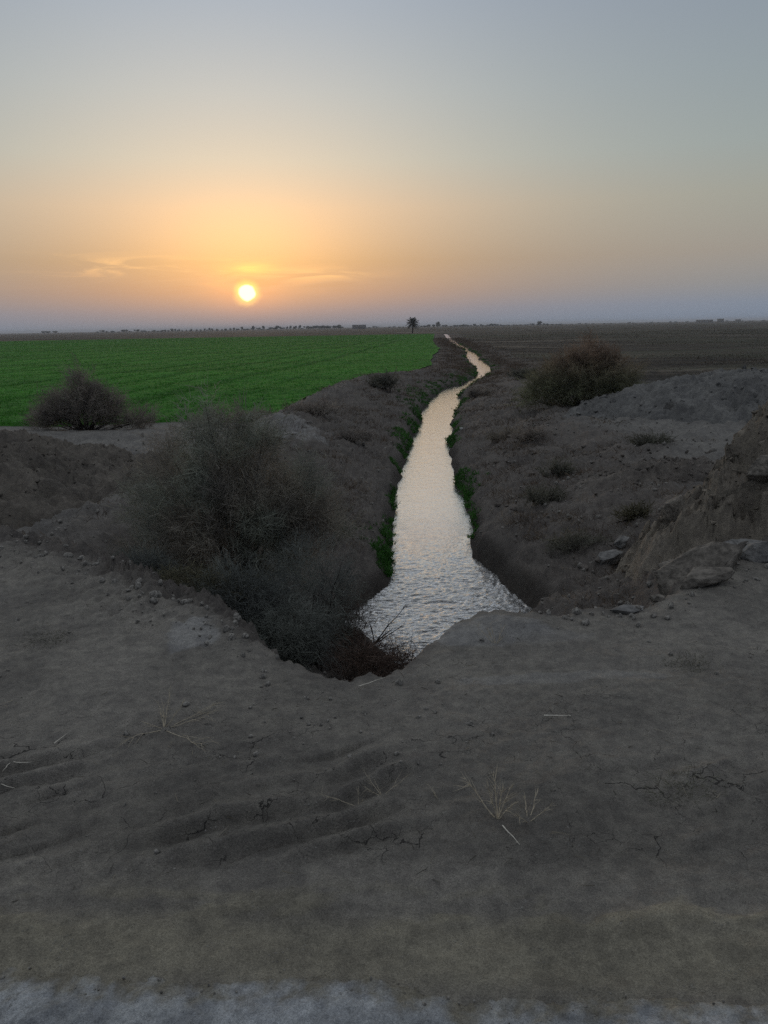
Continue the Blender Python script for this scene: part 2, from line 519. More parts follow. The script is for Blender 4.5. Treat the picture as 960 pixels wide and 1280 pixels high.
# ------------------------------------------------------------------ earth mounds
def mound(name, label, cx, cyy, rx_, ry_, fn, colr, step, rough_amp, seed, matname, scar_shade=None, ledge=0.0):
    xs = np.arange(cx - rx_, cx + rx_ + step, step); ys = np.arange(cyy - ry_, cyy + ry_ + step, step)
    X, Y = np.meshgrid(xs, ys)
    u, v = (X - cx) / rx_, (Y - cyy) / ry_
    bump = fn(X, Y)
    r = np.sqrt(u * u + v * v)
    if ledge:
        tq = bump / ledge + .9 * fbm(X, Y, .9, 3, .5, seed + 5)
        fq = tq - np.floor(tq)
        bump = bump + ledge * (sstep(.3, .75, fq) - fq) * .5 * sstep(.05, .4, bump)
    face = sstep(.03, .3, bump)
    bump = bump + face * rough_amp * (.8 * ridged(X, Y, 1.4, 6, .62, seed) - .2 + .5 * fbm(X, Y, 5, 4, .6, seed) + .6 * np.abs(fbm(X, Y, 7, 4, .65, seed + 3)))
    Z = ground(X, Y, False) + bump - .10
    n = fbm(X, Y, 1.1, 4, .6, seed)[..., None]
    col = np.array(colr) * (1 + .3 * n)
    if scar_shade is not None:  # shade of eroded hollows painted as darker soil, with a shallow real dip
        for (sx, sy, ax_, ay_, sc) in scar_shade:
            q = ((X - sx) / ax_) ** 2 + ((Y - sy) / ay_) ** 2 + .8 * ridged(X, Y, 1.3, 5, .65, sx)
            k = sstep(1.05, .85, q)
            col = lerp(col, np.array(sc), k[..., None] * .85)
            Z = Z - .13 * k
    m = soil_material(matname, grain=1.1, crack=False)
    # crumbled clods bulge sideways as well as up
    dx = rough_amp * face * (.55 * fbm(X + .5 * Z, Y - .5 * Z, 2.0, 3, .5, seed + 40) + .09 * fbm(X - .5 * Z, Y + .5 * Z, 7.0, 3, .6, seed + 50))
    dy = rough_amp * face * (.55 * fbm(X - .5 * Z, Y + .5 * Z, 2.0, 3, .5, seed + 60) + .09 * fbm(X + .5 * Z, Y - .5 * Z, 7.0, 3, .6, seed + 70))
    X, Y = X + dx, Y + dy
    o = mesh_obj(name, np.stack([X, Y, Z], -1).reshape(-1, 3), [grid_faces(len(xs), len(ys))], m, smooth=True,
                 colors={'soil': col.reshape(-1, 3), 'mask': np.zeros((X.size, 3))})
    tag(o, label, 'mound', kind='structure')
    sel = face.ravel() > .25
    SPOIL.append((X.ravel()[sel], Y.ravel()[sel], Z.ravel()[sel], np.array(colr)))
    return X, Y, Z


def bump_fn(cx, cyy, rx_, ry_, h, p=2.0, rot=0.0, warp=.25, seed=0.0):
    c, s = math.cos(rot), math.sin(rot)

    def fn(X, Y):
        u = ((X - cx) * c + (Y - cyy) * s) / rx_; v = (-(X - cx) * s + (Y - cyy) * c) / ry_
        r = np.sqrt(u * u + v * v) * (1 + warp * fbm(X, Y, .6, 3, .5, seed))
        return h * (1 - sstep(.12, 1.0, r) ** (1 / p * 1.6))
    return fn


f1a = bump_fn(5.1, 6.95, 2.55, 2.25, 1.68, 1.12, .2, .18, 2.0)
f1b = bump_fn(3.7, 6.7, 1.8, 1.9, .42, 1.4, .1, .35, 7.0)
f1 = lambda X, Y: f1a(X, Y) + f1b(X, Y)
mound('mound', 'rough brown heap of dug earth at the right edge of the road', 4.9, 6.9, 3.9, 3.2, f1, (.205, .180, .150), .02, .25, 5.0, 'brown_spoil', ledge=.36)
f2 = bump_fn(8.9, 18.2, 5.6, 2.8, 1.05, 1.5, -.05, .2, 4.0)
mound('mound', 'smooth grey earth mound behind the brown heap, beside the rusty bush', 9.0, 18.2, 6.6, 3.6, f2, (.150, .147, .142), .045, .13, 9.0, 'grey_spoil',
      scar_shade=[(6.2, 16.9, .55, .5, (.080, .076, .07)), (7.7, 17.1, .45, .40, (.085, .08, .076))])
f3 = bump_fn(-6.6, 10.9, 4.6, 3.0, 1.0, 1.2, .0, .25, 6.0)
mound('mound', 'low grey-brown earth bank at the left edge below the green field', -6.6, 10.9, 5.4, 3.6, f3, (.128, .114, .099), .035, .14, 2.0, 'bank_spoil')
f4 = bump_fn(4.0, 11.0, 2.3, 1.3, .30, 1.5, .15, .3, 8.0)
mound('mound', 'low spread of crumbly soil at the left foot of the brown heap', 4.0, 11.0, 2.8, 1.8, f4, (.130, .116, .104), .028, .12, 3.0, 'crumbly_spoil', ledge=.14)

# ------------------------------------------------------------------ water
m, nt, N, Lk = new_mat('silty_water')
out = nd(nt, 'ShaderNodeOutputMaterial')
b = nd(nt, 'ShaderNodeBsdfDiffuse'); b.inputs[0].default_value = (.05, .049, .046, 1)
gl = nd(nt, 'ShaderNodeBsdfGlossy', i_Roughness=.05); gl.inputs[0].default_value = (.97, .96, .95, 1)
lw = nd(nt, 'ShaderNodeLayerWeight', i_Blend=.5)
mxs = nd(nt, 'ShaderNodeMixShader')
Lk.new(maprange(nt, lw.outputs['Facing'], .33, .78, .04, .97), mxs.inputs[0]); Lk.new(b.outputs[0], mxs.inputs[1]); Lk.new(gl.outputs[0], mxs.inputs[2])
pos = nd(nt, 'ShaderNodeNewGeometry').outputs['Position']
mpn = nd(nt, 'ShaderNodeMapping'); Lk.new(pos, mpn.inputs[0]); mpn.inputs['Scale'].default_value = (1.0, 1.9, 1.0)
w1 = noise(nt, mpn.outputs[0], 15, 5, .65, 1.6); w2 = noise(nt, mpn.outputs[0], 34, 3, .6, .6)
bm = nd(nt, 'ShaderNodeBump', i_Strength=.40, i_Distance=1.0)
Lk.new(mathn(nt, 'ADD', mathn(nt, 'MULTIPLY', w1, .011), mathn(nt, 'MULTIPLY', w2, .005)), bm.inputs['Height'])
for q_ in (b, gl, lw): Lk.new(bm.outputs[0], q_.inputs['Normal'])
syw = nd(nt, 'ShaderNodeSeparateXYZ'); Lk.new(pos, syw.inputs[0])
Lk.new(maprange(nt, syw.outputs[1], 7.8, 13.0, .95, .30), bm.inputs['Strength'])
Lk.new(mxs.outputs[0], out.inputs[0])
water_mat = m
vy = [5.4]; st = .014
while vy[-1] < 318:
    vy.append(vy[-1] + st); st *= 1.0075 if vy[-1] > 9 else 1.001
vy = np.array(vy); nu = 150
uu = np.linspace(0, 1, nu)
xl = np.minimum(XL(vy), XR(vy)) - .35 - .0 * vy; xr = np.maximum(XL(vy), XR(vy)) + .35
# outline is followed loosely; the banks cut the visible edge
WX = xl[:, None] + (xr - xl)[:, None] * uu[None]; WY = np.repeat(vy[:, None], nu, 1)
calm = lerp(1.0, .14, sstep(7.6, 12, WY)) * (1 - .7 * sstep(30, 90, WY))
wz = .014 * fbm(WX * 1.0, WY * 1.7, 1.6, 3, .5, 2.0) + .0170 * ridged(WX * .85 + .25 * fbm(WX, WY, 2, 2), WY * 1.8 + .3 * np.abs(WX - .6), 7.5, 3, .6, 6.0)
WZ = ZW + calm * wz - .02
o = mesh_obj('water', np.stack([WX, WY, WZ], -1).reshape(-1, 3), [grid_faces(nu, len(vy))], water_mat, smooth=True)
tag(o, 'silvery rippling canal water winding away to the horizon', 'water', kind='structure')

# ------------------------------------------------------------------ green crop field
fy = [20.6]; s_ = .10
while fy[-1] < 285:
    fy.append(fy[-1] + s_); s_ *= 1.014
fy = np.array(fy); nf = 520
tt = np.linspace(0, 1, nf)
fxl = -.95 * fy - 40; fxr = XL(np.minimum(fy, 300)) - lerp(4.1, 3.2, sstep(22, 60, fy))
tt = 1 - (1 - tt) ** 1.0
FX = fxl[:, None] + (fxr - fxl)[:, None] * (1 - (1 - tt[None]) ** 1.6); FY = np.repeat(fy[:, None], nf, 1)
near_edge = 21.4 - .09 * (FX + 6.5) * (FX < -6.5) * -1 + .9 * fbm(FX, FX * 0, .25, 3, .5, 3.0) - .0 * FX
rowu = FX - .095 * FY


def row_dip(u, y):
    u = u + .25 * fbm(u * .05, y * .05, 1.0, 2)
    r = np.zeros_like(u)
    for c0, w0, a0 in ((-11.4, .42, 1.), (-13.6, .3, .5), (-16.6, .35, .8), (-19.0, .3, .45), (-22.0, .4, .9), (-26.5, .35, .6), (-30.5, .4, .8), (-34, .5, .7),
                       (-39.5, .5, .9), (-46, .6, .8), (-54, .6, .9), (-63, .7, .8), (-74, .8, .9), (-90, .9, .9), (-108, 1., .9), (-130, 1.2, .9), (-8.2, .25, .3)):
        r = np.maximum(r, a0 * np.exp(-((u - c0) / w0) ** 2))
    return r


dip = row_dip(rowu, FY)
FZ = ground(FX, FY, False) + np.where(FY > near_edge, .10, -.12) - .04 * dip + .035 * fbm(FX, FY, 1.3, 4, .6, 4) 
far_end = sstep(266, 282, FY)
FZ = FZ - .0 * far_end
tintf = 1 + .35 * fbm(FX * .05, FY * .12, 1, 4, .6, 6)[..., None] + .10 * fbm(rowu * .8, FY * .03, 1, 3, .6, 2)[..., None]
tintf = tintf * np.array([1.0, 1.0, 1.0])
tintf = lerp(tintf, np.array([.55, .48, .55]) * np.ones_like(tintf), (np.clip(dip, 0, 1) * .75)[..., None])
tintf = lerp(tintf, np.array([1.5, .6, 1.6]) * np.ones_like(tintf), (far_end * .5)[..., None])
crop_mat = leaf_material('young_crop', (.056, .210, .024), .2, 1.0)
fv = np.stack([FX, FY, FZ], -1).reshape(-1, 3); ff = grid_faces(nf, len(fy))
nb = 260000
by = 20.8 * (275 / 20.8) ** (rng.random(nb) ** 1.15); bu = rng.random(nb)
bx = (-.62 * by - 4) + (XL(np.minimum(by, 300)) - lerp(4.2, 3.3, sstep(22, 60, by)) + .62 * by + 4) * bu
ne = 21.4 + .09 * (bx + 6.5) * (bx < -6.5) + .9 * fbm(bx, bx * 0, .25, 3, .5, 3.0)
keep = (by > ne) & (row_dip(bx - .095 * by, by) < rng.random(nb) * 1.1 + .30)
bx, by = bx[keep], by[keep]; nb = len(bx)
P = np.stack([bx, by, ground(bx, by, False) + .06], -1)
D = np.stack([rng.normal(0, .8, nb), rng.normal(0, .8, nb), np.ones(nb)], -1)
bv, bf = blades(P, D, rng.uniform(.05, .10, nb) + .0003 * by, .006 + by * .0006)
bt = np.repeat(rng.uniform(.94, 1.07, (nb, 1)) * np.array([[1, 1, 1]]) * (1 + .35 * fbm(bx * .05, by * .12, 1, 4, .6, 6))[:, None], 5, 0)
allV = np.concatenate([fv, bv]); nfv = len(fv)
o = mesh_obj('crop', allV, [ff] + [q + nfv for q in bf], crop_mat, smooth=True, colors={'tint': np.concatenate([tintf.reshape(-1, 3), bt])})
tag(o, 'wide bright green field of young crop with faint wheel lines', 'field', kind='stuff')


# ------------------------------------------------------------------ ground vegetation scattered past counting
def scatter_blades(name, label, cat, x, y, per, hgt, wid, spread, mat, tints, zoff=0.0, lean=.6):
    n = len(x)
    z = gz(x, y)
    bx = np.repeat(x, per) + rng.normal(0, 1, n * per) * np.repeat(spread, per)
    by = np.repeat(y, per) + rng.normal(0, 1, n * per) * np.repeat(spread, per)
    bz = np.repeat(z, per) + zoff
    P = np.stack([bx, by, bz], -1)
    D = np.stack([rng.normal(0, lean, n * per), rng.normal(0, lean, n * per), np.ones(n * per)], -1)
    V, Fc = blades(P, D, np.repeat(hgt, per) * rng.uniform(.5, 1.2, n * per), np.repeat(wid, per))
    T = np.repeat(np.asarray(tints), per, axis=0) * rng.uniform(.75, 1.25, (n * per, 1))
    o = mesh_obj(name, V, Fc, mat, colors={'tint': np.repeat(T, 5, 0)})
    return tag(o, label, cat, kind='stuff')


white = np.ones(3)
straw_mat = leaf_material('dry_scrub_leaf', (.10, .080, .062), .15)
# bright grass along the water
gx_, gy_ = [], []
for (side, y0, y1, w0, n, dens) in (('l', 8.7, 10.4, .09, 380, 1), ('l', 10.6, 15.5, .04, 160, 1), ('l', 15.5, 26, .11, 800, 1), ('l', 26, 52, .30, 900, 1), ('l', 52, 130, .15, 200, 1),
                                    ('r', 13, 33, .09, 1000, 1), ('r', 33, 52, .14, 300, 1), ('r', 52, 130, .2, 240, 1), ('r', 10.5, 13, .03, 50, 1)):
    yy = y0 * (y1 / y0) ** rng.random(n)
    patch = fbm(yy, yy * 0, .7, 3, .5, 4.0 if side == 'l' else 11.0)
    off = np.abs(rng.normal(0, 1, n)) * w0 * (1.0 + 1.6 * np.clip(patch, -.5, .6)) + .01
    sel = patch > -.02
    xx = (XL(yy) - off) if side == 'l' else (XR(yy) + off)
    gx_.append(xx[sel]); gy_.append(yy[sel])
gx_, gy_ = np.concatenate(gx_), np.concatenate(gy_)
grass_mat = leaf_material('water_grass', (.042, .125, .022), .2)
scatter_blades('bank_grass', 'thin line of bright green grass along both edges of the canal', 'grass', gx_, gy_, 9, .07 + .0004 * gy_, .006 + .0006 * gy_,
               .02 + .0008 * gy_, grass_mat, np.ones((len(gx_), 3)) * (1 + .5 * fbm(gx_, gy_, 1.2, 3, .5, 3.0))[:, None])

# low dry scrub on the canal banks
n = 8000
yy = 6.2 * (180 / 6.2) ** rng.random(n); lft = rng.random(n) < .5
dd = .35 + np.abs(rng.normal(0, 1.5, n))
xx = np.where(lft, XL(yy) - dd, XR(yy) + dd)
pt = fbm(xx, yy, .9, 4, .6, 17.0)
sel = (pt > -.02) & (yy - np.interp(xx, LIP[:, 0], LIP[:, 1]) > .3)
xx, yy, pt = xx[sel], yy[sel], pt[sel]
tn = np.array([[1.0, .93, .88]]) * (.85 + .6 * rng.random((len(xx), 1)))
tn = np.where(rng.random((len(xx), 1)) < .12, np.array([[1.9, 1.85, 1.7]]), tn)
scatter_blades('bank_scrub', 'low purplish brown dead scrub covering the canal banks', 'scrub', xx, yy, 12, .04 + .11 * np.clip(pt + .2, 0, .6) + .001 * yy,
               .0022 + .0004 * yy, .06 + .003 * yy, straw_mat, tn, lean=1.0)

# tussocks over the plain beyond the right bank and the strips beside the field
n = 7000
yy = 17 * (260 / 17) ** rng.random(n)
xx = XR(np.minimum(yy, 300)) + 1.4 + (0.75 * yy) * rng.random(n)
pt = fbm(xx * .05, yy * .12, 1, 4, .6, 23.0)
sel = pt > -.02
xx, yy, pt = xx[sel], yy[sel], pt[sel]
tn = np.where(rng.random((len(xx), 1)) < .35, np.array([[.44, .52, .36]]), np.array([[.56, .50, .42]])) * (.8 + .6 * rng.random((len(xx), 1)))
scatter_blades('plain_scrub', 'dull olive and brown low scrub dotted over the flat plain', 'scrub', xx, yy, 12, .05 + .0006 * yy, .005 + .0006 * yy, .35 + .012 * yy, straw_mat, tn, lean=1.6)

# pale straw stubs and fallen twig litter on the near soil
n = 1700
xx = rng.uniform(-2.6, 2.6, n); yy = rng.uniform(1.9, 5.0, n)
pt = fbm(xx, yy, 1.2, 3, .6, 41.0)
sel = (pt > .0) & (yy < np.interp(xx, LIP[:, 0], LIP[:, 1]) - .05)
xx, yy = xx[sel], yy[sel]
k = len(xx)
P = np.stack([xx, yy, gz(xx, yy) + .004], -1)
D = np.stack([rng.normal(0, 1, k), rng.normal(0, .8, k), np.abs(rng.normal(0, .15, k))], -1)
lit_mat = leaf_material('straw_litter', (.25, .22, .17), .05)
V, Fc = blades(P, D, rng.uniform(.012, .06, k), rng.uniform(.0016, .0034, k))
o = mesh_obj('straw_litter', V, Fc, lit_mat, colors={'tint': np.repeat(np.where(rng.random((k, 1)) < .45, .22, rng.uniform(.5, 1.1, (k, 1))) * np.ones((1, 3)), 5, 0)})
tag(o, 'scraps of dry straw and twig scattered over the road shoulder', 'litter', kind='stuff')


# ------------------------------------------------------------------ stones and clods
def ico(sub=2):
    import bmesh
    bm = bmesh.new(); bmesh.ops.create_icosphere(bm, subdivisions=sub, radius=1)
    V = np.array([v.co[:] for v in bm.verts]); Fc = np.array([[v.index for v in f.verts] for f in bm.faces]); bm.free()
    return V, Fc


IV, IF = ico(2)
n = 7000
xx = rng.uniform(-4.2, 3.2, n); yy = rng.uniform(1.9, 7.0, n)
lp = np.interp(xx, LIP[:, 0], LIP[:, 1]); e = yy - lp
cl = np.clip(fbm(xx, yy, 1.0, 3, .6, 51.0) + .10, 0, 1) * .26
cl = cl + .9 * np.exp(-((xx + .25) / .5) ** 2 - ((yy - 2.85) / .28) ** 2)                      # gravelly patch
cl = cl + .95 * (xx < -.5) * np.exp(-((e - .05) / .32) ** 2)                                     # crumbled edge, left
cl = cl + .95 * (xx > .9) * np.exp(-((e - .0) / .22) ** 2)
sel = rng.random(n) < cl
xx, yy, e = xx[sel], yy[sel], e[sel]; k = len(xx)
xb = rng.uniform(-6, 7, 4200); yb = 5.2 + 13 * rng.random(4200) ** 1.4
xg = rng.uniform(-1.3, 1.3, 420); yg = 1.60 - .07 * xg - .42 * rng.random(420)
sg = fbm(xg, yg, 4, 3, .6, 19.0) > -.1; xg, yg = xg[sg], yg[sg]
db = canal_sd(xb, yb); kb = (db > .1) & (yb - np.interp(xb, LIP[:, 0], LIP[:, 1]) > .2) & (rng.random(4200) < .25 + .9 * np.clip(fbm(xb, yb, .8, 3, .6, 77.0) + .2, 0, 1))
nb_ = int(kb.sum()); xx = np.concatenate([xx, xb[kb]]); yy = np.concatenate([yy, yb[kb]]); e = np.concatenate([e, np.full(nb_, 9.0), np.full(len(xg), -5.0)]); xx = np.concatenate([xx, xg]); yy = np.concatenate([yy, yg]); k = len(xx)
sz = (e > 8) * (.005 + .022 * rng.random(k) ** 3) + .0035 + .012 * rng.random(k) ** 4 + .020 * rng.random(k) ** 3 * np.exp(-((e - .1) / .35) ** 2)
sz = np.where(e == -5.0, .0014 + .0035 * rng.random(k) ** 3, sz)
zz = gz(xx, yy) + .004 * (e == -5.0)
V = np.repeat(IV[None], k, 0) * (1 + .10 * rng.normal(size=(k, len(IV), 1)).clip(-1.5, 1.5) + .22 * np.sin(IV[None] @ rng.normal(0, 1.6, (k, 3, 1)) + rng.uniform(0, 6, (k, 1, 1))))
V = V * (sz[:, None, None] * rng.uniform(.6, 1.3, (k, 1, 3))) + np.stack([xx, yy, zz + sz * .3], -1)[:, None]
Fc = (IF[None] + (np.arange(k) * len(IV))[:, None, None]).reshape(-1, 3)
st_mat = plain_material('clod_soil', (.20, .188, .170), nscale=90, var=.65)
o = mesh_obj('gravel', V.reshape(-1, 3), [Fc], st_mat)
tag(o, 'small clods and gravel crumbs strewn along the broken shoulder edge', 'gravel', kind='stuff')

# broken clods on the spoil heaps and banks
protos_ = []
for q_ in range(10):
    rg = np.random.default_rng(500 + q_); v_ = IV.copy()
    for _ in range(12):
        pn = rg.normal(size=3); pn /= np.linalg.norm(pn)
        v_ = v_ - pn * (np.maximum(v_ @ pn - rg.uniform(.32, .75), 0) * 1.0)[:, None]
    protos_.append(v_ * (1 + .03 * rg.normal(size=(len(v_), 1))))
protos_ = np.array(protos_)
cxs, cys, czs, csz, cct = [], [], [], [], []
for (sx_, sy_, sz_, scol), (cnt, smin, smax) in zip(SPOIL, ((3200, .012, .06), (700, .02, .09), (1100, .015, .07), (800, .010, .05))):
    ii = rng.choice(len(sx_), cnt)
    w_ = fbm(sx_[ii], sy_[ii], 1.1, 3, .6, 88.0) > -.12
    ii = ii[w_]
    cxs.append(sx_[ii]); cys.append(sy_[ii]); czs.append(sz_[ii])
    csz.append(smin + (smax - smin) * rng.random(len(ii)) ** 3.5); cct.append(np.repeat(scol[None], len(ii), 0))
xb = rng.uniform(1.2, 6.0, 1500); yb = rng.uniform(5.2, 15, 1500)
kb = (canal_sd(xb, yb) > .3) & (fbm(xb, yb, .9, 3, .6, 91.0) > 0) & (yb - np.interp(xb, LIP[:, 0], LIP[:, 1]) > .3)
cxs.append(xb[kb]); cys.append(yb[kb]); czs.append(gz(xb[kb], yb[kb])); csz.append(.012 + .06 * rng.random(kb.sum()) ** 4); cct.append(np.repeat(np.array([[.135, .12, .108]]), kb.sum(), 0))
cxs, cys, czs, csz, cct = map(np.concatenate, (cxs, cys, czs, csz, cct)); k = len(cxs)
th_ = rng.uniform(0, 6.28, k); ct, st__ = np.cos(th_), np.sin(th_)
V = protos_[rng.integers(0, 10, k)] * rng.uniform(.6, 1.3, (k, 1, 3)) * csz[:, None, None]
V = np.stack([V[..., 0] * ct[:, None] - V[..., 1] * st__[:, None], V[..., 0] * st__[:, None] + V[..., 1] * ct[:, None], V[..., 2] * .8], -1) + np.stack([cxs, cys, czs + csz * .12], -1)[:, None]
Fc = (IF[None] + (np.arange(k) * len(IV))[:, None, None]).reshape(-1, 3)
tc = np.repeat(cct * rng.uniform(.75, 1.25, (k, 1)), len(IV), 0)
o = mesh_obj('clods', V.reshape(-1, 3), [Fc], soil_material('broken_clod', grain=1.0, crack=False), colors={'soil': tc, 'mask': np.zeros((len(tc), 3))})
tag(o, 'broken earth clods scattered over the spoil heaps and the right bank', 'clods', kind='stuff')

IV3, IF3 = ico(5)


def clod(name, label, cat, loc, size, rot, seed, mat, group=None, flat=.0):
    q = IV3.copy()
    a, b_, c_ = q[:, 0], q[:, 1], q[:, 2]
    sgn = lambda t, p: np.sign(t) * np.abs(t) ** p
    q = np.stack([sgn(a, .75), sgn(b_, .75), sgn(c_, .7)], -1)
    n1 = fbm(a * 1.1 + c_ * .7 + seed, b_ * 1.1 - c_ * .9, 1.0, 3, .5, seed)
    n2 = ridged(a * 2 + c_ * 1.3, b_ * 2 - c_ * 1.7 + seed, 1.3, 4, .55, seed)
    n3 = fbm(a * 6 + c_ * 4 + seed, b_ * 6 - c_ * 5, 1.0, 4, .6, seed)
    q = q * (1 + .25 * n1)[:, None]
    rg = np.random.default_rng(int(seed * 10))
    for _ in range(26):
        pn = rg.normal(size=3); pn /= np.linalg.norm(pn)
        ex = np.maximum(q @ pn - rg.uniform(.48, .86), 0)
        q = q - pn * (ex * .97)[:, None]
    q = q * (1 + .04 * n2 + .05 * n3 + .03 * fbm(a * 14 + c_ * 9, b_ * 14 - c_ * 11, 1.0, 3, .6, seed))[:, None]
    if flat: q[:, 2] = np.minimum(q[:, 2], flat + .12 * n2)
    M = Matrix.Rotation(rot[2], 3, 'Z') @ Matrix.Rotation(rot[1], 3, 'Y') @ Matrix.Rotation(rot[0], 3, 'X')
    q = (q * np.array(size)) @ np.array(M).T
    o = mesh_obj(name, q, [IF3], mat, smooth=True)
    o.location = loc
    return tag(o, label, cat, group)


rock_mat = plain_material('dry_clay', (.170, .153, .132), nscale=22, var=.4, bump=.02)
rock2 = plain_material('grey_clay', (.175, .170, .163), nscale=16, var=.35, bump=.03)


def on(px, py, y, dz=0.0):
    x, z = at_y(px, py, y); return x, y, z + dz


clod('boulder', 'largest angular clay boulder at the foot of the brown heap', 'boulder', on(866, 724, 4.65), (.33, .25, .21), (.1, -.35, .2), 2.0, rock_mat, flat=.8)
clod('boulder', 'long flat clay slab lying in front of the largest boulder', 'boulder', (1.90, 4.32, float(gz(1.90, 4.32)[0]) + .05), (.22, .12, .075), (.1, -.25, .15), 5.0, rock_mat)
clod('boulder', 'rounded blue-grey clay boulder at the right edge above the slab', 'boulder', on(936, 697, 4.95), (.22, .2, .16), (.0, .1, -.2), 9.0, rock2)
clod('boulder', 'small wedge of clay under the left end of the slab', 'boulder', (1.58, 4.22, float(gz(1.58, 4.22)[0]) + .02), (.06, .05, .04), (.2, .3, .5), 12.0, rock_mat)
clod('boulder', 'pale crusted clod on the road edge below the right bank', 'boulder', (1.38, 4.12, float(gz(1.38, 4.12)[0]) + .015), (.15, .06, .035), (.1, .05, .1), 14.0, rock2)
for (bx_, by_, sx_, sy_, sz_, up_, rz_, mt_, lab) in (
        (2.02, 5.05, .20, .16, .13, .10, .8, rock_mat, 'angular clay block wedged behind the largest boulder'),
        (2.42, 4.75, .17, .13, .10, .05, -.5, rock2, 'grey clay block at the right edge beside the flat slab'),
        (1.72, 4.95, .13, .10, .09, .06, .4, rock_mat, 'small clay block left of the largest boulder on the broken slope'),
        (2.75, 7.0, .26, .18, .16, .05, .9, rock_mat, 'clay block half buried at the left foot of the brown heap'),
        (2.45, 7.9, .20, .14, .11, .03, .2, rock2, 'pale clay lump on the slope left of the brown heap'),
        (2.62, 8.15, .13, .10, .08, .02, 1.2, rock2, 'second pale clay lump just behind the first on the slope'),
        (3.1, 6.1, .20, .15, .13, .04, .1, rock_mat, 'clay block on the lower face of the brown heap')):
    tz = max([float(gz(bx_, by_)[0])] + [float(sp[2][np.argmin((sp[0] - bx_) ** 2 + (sp[1] - by_) ** 2)]) for sp in SPOIL if np.min((sp[0] - bx_) ** 2 + (sp[1] - by_) ** 2) < .01])
    clod('boulder', lab, 'boulder', (bx_, by_, tz + up_), (sx_, sy_, sz_), (.15, -.2, rz_), 40 + bx_ * 7, mt_)
pale_rock = plain_material('pale_clay', (.30, .29, .28), nscale=14, var=.35, bump=.02)
for i, (px, py, s, lab) in enumerate(((338, 551, .34, 'widest pale slab of the rubble on the left canal bank'), (362, 545, .26, 'pale broken slab at the right end of the bank rubble'),
                                      (350, 558, .2, 'small pale slab lowest in the rubble on the left bank'))):
    x, y = at(px, py, -.48)
    clod('rubble_slab', lab, 'rubble', (x, y, gz(x, y)[0] + .03), (s, s * .7, .07), (.15 * (-1) ** i, .2, i * .9), 20.0 + i, pale_rock, 'pale rubble slabs on the left bank')
x, y = at(572, 543, -1.2)
clod('stone', 'single small whitish stone beside the right water edge', 'stone', (x + .1, y, gz(x + .1, y)[0] + .03), (.06, .05, .045), (0, .2, .3), 31.0, plain_material('white_stone', (.55, .54, .52), var=.15))


# ------------------------------------------------------------------ bushes
def lobes_points(n, lobes):
    """points in a union of ellipsoids, weighted to the outer half, broken by noise"""
    w = np.array([l[3] * l[4] * l[5] for l in lobes]) ** .75; w /= w.sum()
    k = rng.choice(len(lobes), n, p=w)
    L = np.array(lobes)[k]
    dirs = norm(rng.normal(size=(n, 3)))
    rad = rng.random(n) ** .42
    p = L[:, :3] + dirs * rad[:, None] * L[:, 3:6]
    return p, dirs, L


def bush(name, label, cat, loc, lobes, mat, wood, nspray, per, tw_len, tw_w, tint_fn=None, droop=.2, up=.6, nstem=14, stem_r=.02, group=None, gap=.0, ragged_top=0.0):
    """loc: base; lobes relative (x,y,z,rx,ry,rz)"""
    root = empty(name, loc, label, cat, group)
    p, dirs, L = lobes_points(nspray, lobes)
    gn = fbm(p[:, 0] + p[:, 2] * .6, p[:, 1] + p[:, 2] * .8, 2.6 / max(.6, float(np.max([l[3] for l in lobes]))), 3, .5, loc[0])
    keep = (p[:, 2] > -.05) & (gn > gap - .35)
    p, dirs = p[keep], dirs[keep]; n = len(p)
    axis_ = norm(dirs * np.array([1, 1, .5]) + np.array([0, 0, up]) + rng.normal(size=(n, 3)) * .35)
    s = np.repeat(np.arange(n), per); tpos = np.tile(np.linspace(-.5, .6, per), n) + rng.normal(0, .1, n * per)
    Lh = tw_len * rng.uniform(.6, 1.5, n)
    P = p[s] + axis_[s] * (tpos * Lh[s])[:, None] + rng.normal(size=(n * per, 3)) * .02
    D = norm(axis_[s] + rng.normal(size=(n * per, 3)) * .55)
    bend = rng.normal(size=(n * per, 3)) * .12; bend[:, 2] -= droop
    V, Fc = blades(P, D, Lh[s] * rng.uniform(.35, .9, n * per), tw_w * rng.uniform(.6, 1.4, n * per), bend)
    T = (rng.uniform(.7, 1.3, (n, 1)) * np.ones((1, 3)))
    if tint_fn is not None: T = T * tint_fn(p)
    T = T[s] * rng.uniform(.85, 1.15, (n * per, 1))
    mesh_obj('foliage', V, Fc, mat, root, colors={'tint': np.repeat(T, 5, 0)})
    # stems reach from the root crown into the sprays
    idx = rng.choice(n, min(nstem * 3, n), replace=False)
    lines = []
    for j, i in enumerate(idx):
        e = p[i]; b0 = np.array([rng.normal(0, .05), rng.normal(0, .05), -.06]) * (1 + stem_r * 20)
        q = np.linspace(0, 1, 7)[:, None]
        mid = b0 * .4 + e * .6 + np.array([0, 0, .12 * e[2]])
        pts = (1 - q) ** 2 * b0 + 2 * q * (1 - q) * mid + q * q * e + rng.normal(0, .012, (7, 3)) * q
        r0 = stem_r * (1.0 if j < nstem else .5) * rng.uniform(.6, 1.1)
        lines.append((pts, np.linspace(r0, r0 * .15, 7)))
    tv, tf = tubes(lines)
    mesh_obj('stems', tv, tf, wood, root, smooth=True)
    return root


